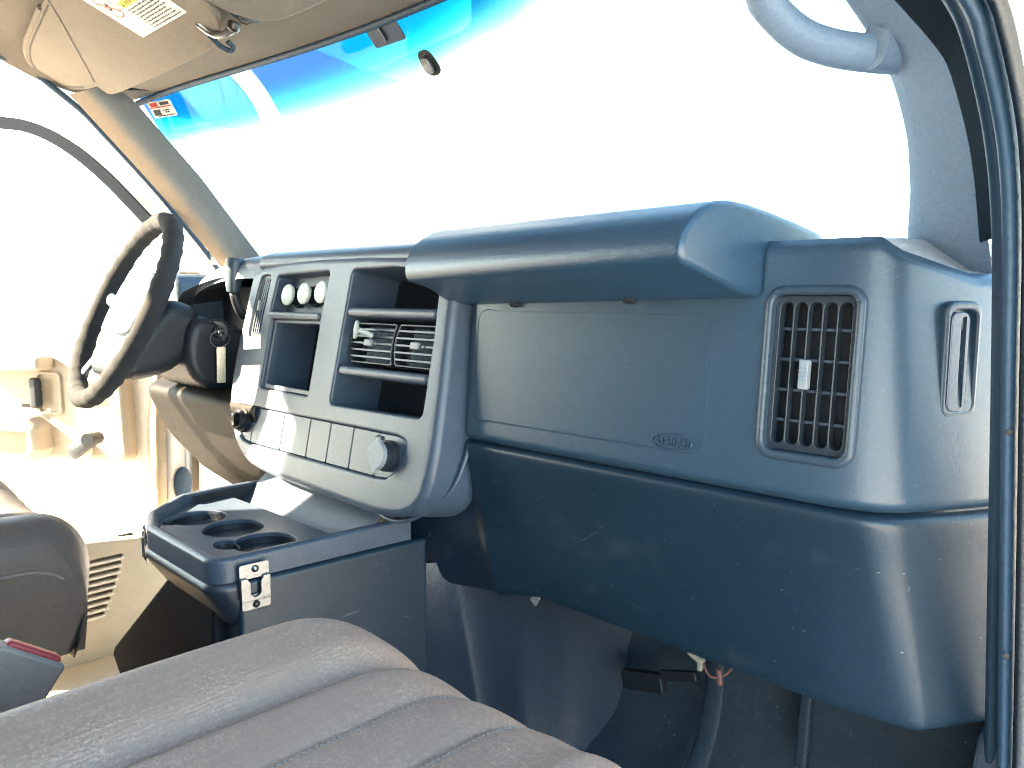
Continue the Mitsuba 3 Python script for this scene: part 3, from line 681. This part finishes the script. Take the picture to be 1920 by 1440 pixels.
part(con, 'inner_wall', [strip(np.array([(-.209, .50, .40), (-.216, .56, .40), (-.209, .66, .40)]), (0, 0, 0), (0, 0, .038), 12)], 'deep_black', True)
part(con, 'pedestal', plate(smooth_poly([(.412, .409), (.678, .409), (.678, .0), (.412, .0)], .004), .10, .006, Frame((.062, 0, 0), (.115, 1, 0), (0, 0, 1), (1, -.115, 0))), 'knee_black', 35)
def latch(fr, label):
    k = part(con, 'latch', plate(rrect(-.0185, .010, .0185, .0285, .003).union(rrect(-.0165, -.0285, .0195, -.010, .003)).union(sbox(-.0185, -.014, -.0095, .014)).union(sbox(.0095, -.014, .0185, .014)), .0012, .0005, fr, step=.0015), 'steel', 35, label)
    hk = sbox(-.0185, -.0165, .0185, .0125).difference(LineString([(0, .02), (0, -.006)]).buffer(.0058)).difference(Polygon([(-.011, .014), (.011, .014), (.006, .006), (-.006, .006)]))
    part(k, 'hook', plate(hk.buffer(-.001).buffer(.001), .0035, .0010, Frame(fr((0, 0, .0045)), fr.u, fr.v, fr.n), step=.0012), 'steel', 35)
    for y, mm in ((.0215, 'steel'), (-.0225, 'screw_dark')):
        s = part(k, 'screw', lathe([(0, .0030), (.0032, .0026), (.0046, .0006), (.0046, 0)], Frame(fr((0.001, y, .0)), fr.u, fr.v, fr.n), 14), mm, True)
    return k
latch(Frame((.1150, .430, .402), (.10, .995, 0), (0, 0, 1), (.995, -.10, 0)), 'metal latch on the console side facing the passenger seat')
latch(Frame((-.150, .4050, .402), (-.93, .37, 0), (0, 0, 1), (-.37, -.93, 0)), "metal latch on the console corner facing the driver's seat")

# ------------------------------------------------------------------ steering wheel, column, key
TW = math.radians(25.5)
WC = np.array([-.45, .502, .725])
wy = math.radians(6)
WF = Frame(WC, (math.cos(wy), -math.sin(wy), 0), (math.sin(TW) * math.sin(wy), math.sin(TW) * math.cos(wy), math.cos(TW)))
whl = thing('steering_wheel', 'steering wheel in a dark fuzzy cover, its far side lit white by the sun', 'steering wheel')
ang = np.linspace(0, 2 * np.pi, 181)[:-1]
rp = WF(np.column_stack([.166 * np.cos(ang), .166 * np.sin(ang), 0 * ang]))
rr = 1 + .10 * np.maximum(0, np.sin(ang * 30)) * (np.abs(np.sin(ang)) > .2) + .03 * np.sin(ang * 7 + 1)
part(whl, 'rim', sweep(rp, circ(.0155, 16), up=WF.n, scale=rr, closed=True), 'fuzzy_cover', True)
part(whl, 'hub', plate(Polygon(chaikin([(-.09, -.045), (.09, -.045), (.10, .03), (.07, .075), (-.07, .075), (-.10, .03)], 2)), .034, .014, Frame(WF((0, 0, .002)), WF.u, WF.v, WF.n), seg=5), 'bezel_black', 40)
for a0 in (8, 172, 235, 305):
    a = math.radians(a0)
    part(whl, 'spoke', sweep(WF(np.array([(.07 * math.cos(a), .07 * math.sin(a) * .6, -.018), (.12 * math.cos(a), .12 * math.sin(a) * .8, -.012), (.160 * math.cos(a), .160 * math.sin(a), -.003)])), circ(.0125, 10, .006), up=WF.n), 'bezel_black', True)
col = thing('steering_column', 'dark steering column shroud with ignition lock and shift lever', 'steering column')
XC = Frame((0, 0, 0), (0, 1, 0), (0, 0, 1), (1, 0, 0))
part(col, 'front_shroud', plate(Polygon(chaikin([(.505, .690), (.540, .728), (.560, .742), (.606, .729), (.618, .694), (.580, .617), (.47, .598), (.465, .64)], 2)), .13, .026, Frame((-.388, 0, 0), XC.u, XC.v, XC.n), seg=6), 'column_black', 40)
part(col, 'rear_shroud', plate(Polygon(chaikin([(.590, .715), (.650, .702), (.700, .675), (.72, .62), (.70, .58), (.63, .572), (.578, .600), (.570, .66)], 2)), .16, .018, Frame((-.372, 0, 0), XC.u, XC.v, XC.n), seg=6), 'column_black', 40)
IG = Frame((-.372, .630, .683), (.25, .94, .0), (0, 0, 1), (.94, -.25, 0))
part(col, 'lock_bezel', lathe([(.0235, -.01), (.0235, .002), (.021, .0035), (.019, .002), (.0185, -.002), (0, -.002)], IG, 30), 'vent_black', 35)
part(col, 'lock_cylinder', lathe([(.0105, -.002), (.0105, .004), (.008, .0065), (0, .0065)], IG, 20), 'deep_black', 35)
lev = part(col, 'shift_lever', tube([(-.385, .70, .70), (-.372, .690, .708), (-.361, .672, .712), (-.360, .662, .730), (-.360, .657, .755), (-.360, .660, .775)], .0085, 12, 2), 'vent_black', True)
part(lev, 'knob', sweep([(-.360, .655, .752), (-.360, .657, .765), (-.360, .660, .788), (-.360, .6625, .806), (-.360, .663, .812)], circ(1, 16), up=(0, 1, 0), scale=[.010, .0135, .0165, .0170, .0150]), 'dash_black', 40)
part(lev, 'stalk_boot', tube([(-.345, .70, .735), (-.345, .73, .725)], .018, 14), 'vent_black', 40)
key = thing('ignition_key', 'silver key in the ignition lock with a ring and hanging tag', 'key')
part(key, 'bow', plate(rrect(-.0045, -.012, .0045, .012, .004), .0025, .0008, Frame(IG((.001, .001, .018)), IG.n * .75 + IG.u * .3 + IG.v * .5, IG.v * .8 - IG.n * .6, IG.u), step=.0015), 'steel', 35)
part(key, 'shank', tube([IG((0, 0, .004)), IG((0, 0, .02))], .003, 8), 'steel')
rg = Frame(IG((0, -.012, .018)), IG.u, IG.v * .9 + IG.n * .3, IG.n)
a = np.linspace(0, 2 * np.pi, 40)[:-1]
part(key, 'ring', sweep(rg(np.column_stack([.0165 * np.cos(a), .0165 * np.sin(a), 0 * a])), circ(.0008, 6), up=IG.n, closed=True), 'steel', True)
part(key, 'tag', plate(rrect(-.0078, -.064, .0078, 0, .0015), .0015, .0005, Frame(IG((.001, -.026, .020)), IG.u, IG.v * .995 + IG.u * .03, IG.n), step=.003), 'brass_tag', 35)

# ------------------------------------------------------------------ brake pedal under the dash
bp = thing('brake_pedal', 'pedal with a ribbed black pad in the driver footwell, below the dash', 'pedal')
part(bp, 'pad', fbox(Frame((-.36, .74, .335), (1, 0, 0), (0, .5, .87), (0, -.87, .5)), (0, 0, 0), (.09, .045, .012), .004), 'rubber')
part(bp, 'arm', tube([(-.36, .75, .34), (-.37, .78, .42), (-.38, .76, .52)], .010, 10, 2), 'steel')

# ------------------------------------------------------------------ seats
def seat_top(x, y, x0, x1, y0, y1, zt, seams, fr=.075, side=.05, groove=.010):
    u = (x - (x0 + x1) / 2) / ((x1 - x0) / 2)
    z = zt + .012 * np.exp(-((np.abs(u) - .78) / .16) ** 2) - .012 * np.exp(-(u / .5) ** 2)
    for k, s in enumerate(seams):
        d = np.abs(x - s)
        g, w = ((groove * 1.25, .013) if k in (0, len(seams) - 1) else (groove * .42, .0055))
        z = z - g * np.exp(-d / w) + .30 * g * np.exp(-((d - .020) / .014) ** 2)
    return z
def cushion(x0, x1, y0, y1, zt, zb, seams, nx=150, ny=110, crest=.10, drop=.10):
    xs = np.linspace(x0, x1, nx); V = np.linspace(0, 1, ny)
    P = np.zeros((nx, ny, 3))
    for i, x in enumerate(xs):
        ex = np.clip(min(x - x0, x1 - x) / .045, 0, 1)
        roll = 1 - math.sqrt(max(0, 1 - (1 - ex) ** 2))
        e2 = np.clip(min(x - x0, x1 - x) / .10, 0, 1)
        yf = y1 - .030 * (1 - e2) ** 2 + .010 * np.clip((x - .54) / .1, 0, 1)
        for j, t in enumerate(V):
            s = t * (yf - y0 + drop)
            L = yf - y0 - crest
            if s < L: y, dz = y0 + s, 0
            else:
                a = min((s - L) / (crest * 1.35), 1) * math.pi / 2
                y, dz = y0 + L + crest * math.sin(a), -crest * 1.15 * (1 - math.cos(a))
            z = float(seat_top(x, y, x0, x1, y0, y1, zt, seams)) + dz - .055 * roll
            z += .010 * math.sin((y - y0) / (y1 - y0) * 3.0)
            P[i, j] = (x, y, z)
    # skirts
    L = P[:1].copy(); L[..., 2] = zb; R = P[-1:].copy(); R[..., 2] = zb
    L[..., 0] += .02; R[..., 0] -= .02
    Q = np.concatenate([L, P, R], 0)
    F = Q[:, -1:].copy(); F[..., 2] = zb; F[..., 1] -= .02
    B = Q[:, :1].copy(); B[..., 2] = zb
    return np.concatenate([B, Q, F], 1), P
seams = [.5265, .583, .6365, .72]
Q, P = cushion(.425, .84, -.20, .385, .497, .33, seams)
m = grid(Q, True)
ps = thing('passenger_seat', 'grey vinyl passenger seat with stitched ribs along its cushion', 'seat')
pc = part(ps, 'cushion', m, 'seat_vinyl', True, 'ribbed grey vinyl cushion with a rolled front edge')
xsn = np.linspace(.425, .84, 150)
for s in (.583, .6365):
    k = int(np.argmin(abs(xsn - s - .0045)))
    line = rs(P[k], 170)
    st = []
    for a_, b_ in zip(line[0:-1:1], line[1::1]):
        d = b_ - a_
        st.append(sweep([a_ + (0, 0, .0003), a_ + d * .62 + (0, 0, .0003)], circ(.00055, 5), up=(1, 0, 0)))
    part(pc, 'stitching', st, 'thread', True, kind='stuff')
def backrest(x0, x1, y, z0, z1, m):
    Pb = [[(x + 0, y - .28 * (t - .0) + .045 * math.cos(a) * (1 - abs(2 * t - 1) ** 8), z0 + (z1 - z0) * t) for t in np.linspace(0, 1, 20)] for x, a in [((x0 + x1) / 2 + (x1 - x0) / 2 * math.sin(b), b) for b in np.linspace(-math.pi, math.pi, 40)]]
    return grid(np.array(Pb))
part(ps, 'backrest', backrest(.42, .83, -.24, .42, 1.05, m), 'seat_vinyl', True)
Q, P = cushion(-.685, -.185, -.20, .365, .432, .25, [-.56, -.31], nx=80, ny=60, crest=.07)
ds = thing('driver_seat', "driver's seat of grey-brown vinyl, its side panel facing the console", 'seat')
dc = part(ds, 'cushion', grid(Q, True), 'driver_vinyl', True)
sm = P[-1, 8:-12] + (.0012, 0, 0); sm = sm[np.r_[True, np.linalg.norm(np.diff(sm, axis=0), axis=1) > 1e-4]]
part(dc, 'seam', tube(sm, .0020, 6), 'thread', True)
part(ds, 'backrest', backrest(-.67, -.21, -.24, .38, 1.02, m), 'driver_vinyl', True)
part(ds, 'base', trimesh.creation.box((.42, .44, .30), transform=trimesh.transformations.translation_matrix((-.435, .05, .13))), 'deep_black', False)
part(ps, 'base', trimesh.creation.box((.34, .42, .36), transform=trimesh.transformations.translation_matrix((.62, .05, .16))), 'deep_black', False)
# buckle between the seats
bk = thing('seat_belt_buckle', 'grey seat belt buckle with a red release button beside the passenger seat', 'buckle')
ax = np.array([0, .60, .80]); ax /= np.linalg.norm(ax)
bu = np.array([0, .80, -.60]); bu -= ax * (bu @ ax); bu /= np.linalg.norm(bu); bw = np.cross(bu, ax)
BF = Frame((.342, .143, .499), bu, ax, bw)
part(bk, 'housing', fbox(BF, (0, -.045, 0), (.050, .085, .020), .0035), 'buckle_grey', 40)
part(bk, 'button', fbox(BF, (.0015, -.003, -.001), (.040, .008, .0125), .003), 'red_button', 40)
part(bk, 'stalk', sweep([BF((.010, -.085, 0)), BF((.012, -.12, 0)), BF((0.02, -.20, 0))], circ(.013, 10, .006), up=BF.n), 'rubber', True)
part(bk, 'anchor_cap', rbox(BF((.040, -.060, -.01)).tolist(), (.026, .03, .022), .008), 'rubber', 40)

# ------------------------------------------------------------------ sun visors and roof fittings

A22 = math.radians(22)
def visor_frame(z): return Frame((0, .63, z), (1, 0, 0), (0, -math.cos(A22), math.sin(A22)), (0, -math.sin(A22), -math.cos(A22)))
sv1 = thing('sun_visor', "beige driver's sun visor folded against the ceiling, with a printed warning label", 'sun visor')
V0, V1 = visor_frame(1.108), visor_frame(1.122)
flap = chaikin([(-.25, .26), (-.45, .235), (-.60, .214), (-.715, .196), (-.775, .170), (-.808, .138), (-.806, .098), (-.74, .074), (-.60, .07), (-.30, .10)], 2)
part(sv1, 'outer_flap', plate(Polygon(flap), .016, .006, V1, seg=5), 'visor_cloth', 40)
bpts = [(-.40, .262), (-.457, .224), (-.55, .164), (-.655, .094), (-.674, .066), (-.664, .052), (-.60, .050), (-.431, .048), (-.255, .049), (-.215, .056), (-.180, .072), (-.150, .092), (-.134, .125), (-.118, .20), (-.112, .262)]
part(sv1, 'board', plate(Polygon(chaikin(bpts, 2)), .011, .0045, V0, seg=5), 'visor_cloth', 40)
def stitches(pts, fr, n, w, r=.0015):
    line = rs(fr(np.column_stack([chaikin(pts, 2, False), np.full(len(chaikin(pts, 2, False)), w)])), n)
    return [sweep([a, a + (b - a) * .6], circ(r, 5), up=(0, 0, 1)) for a, b in zip(line[:-1], line[1:])]
part(sv1, 'stitching', stitches([(-.45, .227), (-.60, .206), (-.71, .189), (-.768, .166), (-.800, .136), (-.798, .102), (-.735, .081)], V1, 70, .0003) + stitches([(-.405, .252), (-.453, .216), (-.546, .156), (-.645, .093)], V0, 50, .0003), 'visor_grey', True, kind='stuff')
part(sv1, 'piping', tube(V1(np.column_stack([flap[4:-6], np.full(len(flap) - 10, -.004)])), .0052, 8), 'visor_cloth', True)
# printed warning label with pictogram and French heading
LF = Frame(V0((-.347, .122, .0012)), (1, 0, 0), V0.v, V0.n)
wl = part(sv1, 'warning_label', plate(sbox(-.002, -.002, .158, .16).union(sbox(-.002, .046, .158, .16)), .001, .0003, LF), 'paper', 30, 'white printed warning label on the visor')
def ink(mesh, m, name='print'): return part(wl, name, mesh, m, False)
rgc = Point(.026, .062).buffer(.0235)
ink([plate(affinity.scale(rgc.difference(rgc.buffer(-.0022)), .8, 1), .0002, .00005, Frame(LF((0, 0, .0003)), LF.u, LF.v, LF.n)), plate(LineString([(.013, .076), (.039, .048)]).buffer(.0013), .0002, .00005, Frame(LF((0, 0, .0004)), LF.u, LF.v, LF.n))], 'ink_red', 'pictogram')
ink([plate(p, .0002, .00005, Frame(LF((0, 0, .0003)), LF.u, LF.v, LF.n), step=.001) for p in (Point(.029, .066).buffer(.0035), LineString([(.021, .056), (.028, .059), (.033, .054)]).buffer(.0016), LineString([(.019, .064), (.021, .054)]).buffer(.0014))], 'ink', 'figure')
ink(plate(sbox(.053, .048, .135, .060), .0002, .00005, Frame(LF((0, 0, .0003)), LF.u, LF.v, LF.n)), 'ink_yellow', 'heading_bar')
def words(t, x, y, h, m='ink'):
    q = meshkit.text_mesh(t, h, .0002); q.vertices += (x, y, .0004)
    ink(mapped(q, LF), m, 'lettering')
words('AVERTISSEMENT', .068, .0508, .0062)
q = plate(Polygon([(.057, .0505), (.064, .0505), (.0605, .0575)]), .0002, .00005, Frame(LF((0, 0, .0004)), LF.u, LF.v, LF.n), step=.001); ink(q, 'ink', 'symbol')
rng = np.random.default_rng(5)
bars = []
for row in range(8):
    y, x = .0425 - row * .0056, .0535 + (.004 if 0 < row < 7 else 0)
    end = .150 - rng.uniform(0, .016)
    if 0 < row < 7: bars.append(fbox(LF, (.054, y, .0005), (.0014, .0014, .0002)))
    while x < end:
        for _ in range(int(rng.integers(2, 7))):
            h = rng.choice([.0019, .0019, .0029]); bars.append(fbox(LF, (x + .0007, y + (h - .0019) / 2, .0005), (.0011, h, .0002))); x += .0017
        x += .0013
for row in range(5):
    x = .054
    while x < .146:
        for _ in range(int(rng.integers(2, 7))):
            h = rng.choice([.0019, .0019, .0029]); bars.append(fbox(LF, (x + .0007, .0675 + row * .006, .0005), (.0011, h, .0002))); x += .0017
        x += .0013
part(wl, 'small_print', bars, 'ink', False, kind='stuff')
# visor pivot bracket and clip
cb = thing('visor_bracket', "dark visor bracket with a shiny pivot beside the driver's visor", 'bracket')
part(cb, 'plate', plate(smooth_poly([(-.145, .11), (-.16, .06), (-.135, .035), (-.06, .045), (-.045, .055), (-.10, .09)], .006), .006, .002, Frame(V1((0, 0, -.006)), V1.u, V1.v, V1.n)), 'rubber', 35)
part(cb, 'arm', tube([V0((-.205, .098, -.002)), V0((-.198, .075, .004)), V0((-.180, .066, .004)), V0((-.160, .062, -.006))], .0055, 12, 1), 'steel', True)
part(cb, 'pivot', fbox(Frame(V1((-.166, .056, .004)), V1.u, V1.v, V1.n), (0, 0, 0), (.022, .014, .014), .004), 'steel', 40)
part(cb, 'pivot_cap', lathe([(0, .012), (.008, .010), (.009, 0)], Frame(V1((-.152, .062, .006)), V1.u, V1.v, V1.n)), 'screw_dark', True)
part(cb, 'hook_clip', tube([V0((-.205, .075, .004)), V0((-.212, .055, .006)), V0((-.208, .040, .006)), V0((-.198, .038, .003)), V0((-.196, .052, .0))], .004, 10, 2), 'rubber', True)
a = np.linspace(.4, 5.4, 24)
part(cb, 'wire_loop', tube(V1(np.column_stack([-.128 + .010 * np.cos(a), .058 + .008 * np.sin(a), 0 * a + .004])), .0011, 6), 'screw_dark', True)
sv2 = thing('sun_visor', 'grey passenger visor at the middle of the ceiling, above the windshield band', 'sun visor')
part(sv2, 'board', plate(Polygon(chaikin([(-.150, .30), (-.146, .12), (-.132, .080), (-.104, .050), (-.072, .036), (-.02, .032), (.10, .032), (.40, .03), (.42, .30)], 2)), .022, .010, Frame(V1((0, 0, .010)), V1.u, V1.v, V1.n), seg=6), 'visor_grey', 40)

# ------------------------------------------------------------------ things on the windshield
def glass_frame(x, z, off=-.004):
    p = np.array([x, y_ws(x, z), z]); e_ = 1e-3
    tx_ = np.array([x + e_, y_ws(x + e_, z), z]) - p; tz_ = np.array([x, y_ws(x, z + e_), z + e_]) - p
    tx_ /= np.linalg.norm(tx_); tz_ -= tx_ * (tz_ @ tx_); tz_ /= np.linalg.norm(tz_)
    n_ = np.cross(tx_, tz_)
    return Frame(p + n_ * -off, tx_, tz_, n_)
st = thing('inspection_sticker', 'small white and red inspection sticker in the upper corner of the windshield', 'sticker')
SF = glass_frame(-.712, 1.132)
SF = Frame(SF.o, SF.u, SF.v, SF.n)
part(st, 'sheet', plate(rrect(-.035, -.017, .035, .017, .003), .001, .0003, SF, step=.003), 'paper', 30)
part(st, 'red_bar', [fbox(SF, (0, .0045, .0005), (.066, .0018, .0004)), fbox(SF, (-.018, .0105, .0005), (.022, .008, .0004))], 'ink_red', False)
part(st, 'print', [fbox(SF, (-.018, -.006, .0005), (.020, .012, .0003)), fbox(SF, (.012, -.003, .0005), (.018, .0016, .0003)), fbox(SF, (.012, -.007, .0005), (.014, .0016, .0003)), fbox(SF, (.014, .0105, .0005), (.026, .006, .0003)), fbox(SF, (.005, -.0135, .0005), (.05, .0016, .0003))], 'ink', False, kind='stuff')
mmnt = thing('mirror_mount', 'bare mirror mount with a silver button glued to the windshield', 'mirror mount')
MF = glass_frame(-.006, 1.108)
mo = Polygon(chaikin([(-.017, -.019), (.017, -.019), (.017, .012), (.010, .024), (-.010, .024), (-.017, .012)], 2))
part(mmnt, 'black_spot', plate(mo, .0012, .0003, MF, step=.003), 'deep_black', 35)
part(mmnt, 'button', plate(Polygon(chaikin([(-.010, -.014), (.008, -.014), (.008, .008), (.004, .014), (-.006, .014), (-.010, .008)], 2)), .006, .0015, Frame(MF((-.002, .001, .006)), MF.u, MF.v, MF.n), step=.002), 'steel', 35)
part(mmnt, 'notch', [fbox(MF, (x_, .010, .0062), (.0012, .010, .0005)) for x_ in (-.007, -.003, .001)], 'screw_dark', False)
sp_ = thing('sensor_patch', 'dark square patch with a blue strip on the tinted band of the windshield', 'patch')
QF = glass_frame(-.058, 1.157)
part(sp_, 'patch', plate(rrect(-.037, -.020, .037, .026, .005), .0012, .0003, QF, step=.004), 'rubber', 35)
part(sp_, 'strip', fbox(QF, (-.004, .004, .002), (.005, .034, .003), .001), 'knee_black', 35)
ven = thing('vent_clip', "pale round-headed clip stuck in the slats of the centre vent nearer the driver", 'clip')
CF = Frame(PF((.064, .049, -.012)), PF.u, PF.v, PF.n)
part(ven, 'stem', tube([CF((.008, -.004, 0)), CF((-.002, .001, .018))], .0045, 12), 'pale_knob', True)
part(ven, 'head', lathe([(0, -.001), (.011, 0), (.0135, .0025), (.012, .005), (0, .0065)], Frame(CF((-.003, .001, .018)), PF.u * .85 + PF.n * .5, PF.v, PF.n * .85 - PF.u * .5), 28), 'pale_knob', True)

# ------------------------------------------------------------------ grab handle on the passenger's side pillar
gh = thing('grab_handle', "blue-grey curved grab handle on the passenger's side pillar", 'handle')
gp = chaikin([(.628, .620, 1.06), (.632, .629, 1.002), (.641, .640, .985), (.660, .654, .963), (.684, .664, .951), (.706, .672, .945), (.722, .690, .944), (.735, .715, .945)], 3, False)
part(gh, 'bar', sweep(gp, circ(.0125, 16, .0150), up=(0, -.6, .8)), 'handle_grey', True)
part(gh, 'mount', sweep([(.716, .668, .949), (.724, .684, .950), (.735, .705, .957), (.745, .73, .965)], circ(.0165, 16, .021), up=(0, -.6, .8), scale=[.92, 1.0, 1.05, 1.0]), 'pillar_blue', 40)

# ------------------------------------------------------------------ driver's door, swung open
dr_ = thing('driver_door', "beige driver's door swung open, sunlit, with crank, pull lever and window frame", 'door')
Hn = np.array([-.86, .652, 0])
DF = Frame(Hn, (-.85, -.527, 0), (0, 0, 1), (.527, -.85, 0))     # s, z, towards the cab
part(dr_, 'inner_panel', plate(smooth_poly([(-.085, -.10), (.95, -.10), (.95, .665), (-.10, .665)], .03), .05, .015, DF), 'cream_trim', 40)
part(dr_, 'outer_skin', plate(smooth_poly([(-.10, -.14), (1.0, -.14), (1.0, .68), (-.10, .68)], .03), .06, .01, Frame(DF((0, 0, -.052)), DF.u, DF.v, DF.n)), 'white_paint', 40)
part(dr_, 'armrest_panel', plate(smooth_poly([(-.012, .374), (.60, .362), (.85, .36), (.85, .66), (-.002, .66)], .022), .05, .016, Frame(DF((0, 0, .030)), DF.u, DF.v, DF.n), seg=6), 'tan_trim', 40)
part(dr_, 'armrest', plate(smooth_poly([(.205, .375), (.75, .368), (.75, .47), (.215, .475), (.19, .455), (.182, .40)], .010), .06, .02, Frame(DF((0, 0, .075)), DF.u, DF.v, DF.n), seg=6), 'tan_trim', 40)
part(dr_, 'grip_ledge', fbox(Frame(DF((.27, .592, .055)), DF.u - .05 * DF.v, DF.v, DF.n), (0, 0, 0), (.21, .030, .05), .008), 'tan_trim', 40)
hb = part(dr_, 'handle_cup', plate(rrect(.150, .478, .215, .575, .012).difference(rrect(.156, .484, .209, .569, .008)), .008, .002, Frame(DF((0, 0, .036)), DF.u, DF.v, DF.n), rin=.002), 'tan_trim', 40)
part(dr_, 'pull_lever', fbox(Frame(DF((.205, .528, .048)), DF.u, DF.v, DF.n), (0, 0, 0), (.026, .070, .018), .008), 'column_black', 40)
part(dr_, 'lock_pin', tube([DF((.225, .497, .04)), DF((.245, .499, .046))], .004, 8), 'screw_dark')
wcr = part(dr_, 'window_crank', sweep(DF(np.array([(.112, .400, .052), (.095, .406, .062), (.06, .424, .066), (.035, .436, .066)])), circ(.015, 14, .009), up=DF.n, scale=[1.25, 1.2, .9, .8]), 'column_black', 40)
part(wcr, 'knob', tube([DF((.038, .435, .062)), DF((.030, .439, .105))], .0135, 16), 'column_black', 40)
part(wcr, 'boss', lathe([(0, .014), (.022, .012), (.027, 0)], Frame(DF((.105, .402, .032)), DF.u, DF.v, DF.n)), 'cream_trim', True)
seal = DF(chaikin([(.75, 1.15, .004), (.45, 1.145, .004), (.293, 1.131, .004), (.209, 1.119, .004), (.116, 1.075, .004), (.027, 1.006, .004), (-.048, .932, .004), (-.085, .895, .004)], 2, False))
fr_o = [(.95, .66), (.95, 1.20), (.45, 1.205), (.28, 1.19), (.19, 1.172), (.085, 1.122), (-.01, 1.045), (-.085, .965), (-.11, .90), (-.11, .66)]
fr_i = [(.90, .66), (.90, 1.13), (.45, 1.132), (.295, 1.118), (.215, 1.105), (.125, 1.062), (.038, .994), (-.035, .922), (-.062, .85), (-.062, .66)]
part(dr_, 'window_frame', plate(Polygon(chaikin(fr_o, 1)).difference(Polygon(chaikin(fr_i, 1))).buffer(0), .04, .006, Frame(DF((0, 0, -.02)), DF.u, DF.v, DF.n)), 'white_paint', 40)
part(dr_, 'window_seal', sweep(rs(seal, 60), [(-.0125, -.004), (.0125, -.004), (.0125, .004), (-.0125, .004)], up=DF.n), 'seal_matt', 30)
part(dr_, 'belt_trim', fbox(DF, (.42, .672, -.02), (.95, .022, .03), .006), 'cream_trim', 40)
mr = part(dr_, 'side_mirror', plate(Polygon(chaikin([(-.16, .80), (-.02, .80), (-.01, .90), (-.04, .94), (-.13, .93), (-.165, .87)], 2)), .06, .02, Frame(DF((0, 0, -.11)), DF.u, DF.v, DF.n), seg=5), 'cream_trim', 40)

# ------------------------------------------------------------------ far canopy seen through the tint band
cn = thing('canopy', 'shaded flat canopy roof outside, seen only through the blue tint band', 'canopy')
part(cn, 'roof', plate(Polygon([(-23.3, 9.25), (-19.4, 7.55), (-14.85, 7.9), (-14.75, 12), (-25, 12)]), 5, .05, Frame((0, 15, 0), (1, 0, 0), (0, 0, 1), (0, -1, 0)), step=.5), 'render_wall', 35)
part(cn, 'eave', plate(Polygon([(-42, 10.2), (-36.2, 8.98), (-30.0, 7.60), (-33.6, 7.78), (-37.3, 8.55), (-42, 9.2)]), 4, .05, Frame((0, 15, 0), (1, 0, 0), (0, 0, 1), (0, -1, 0)), step=.5), 'render_wall', 35)
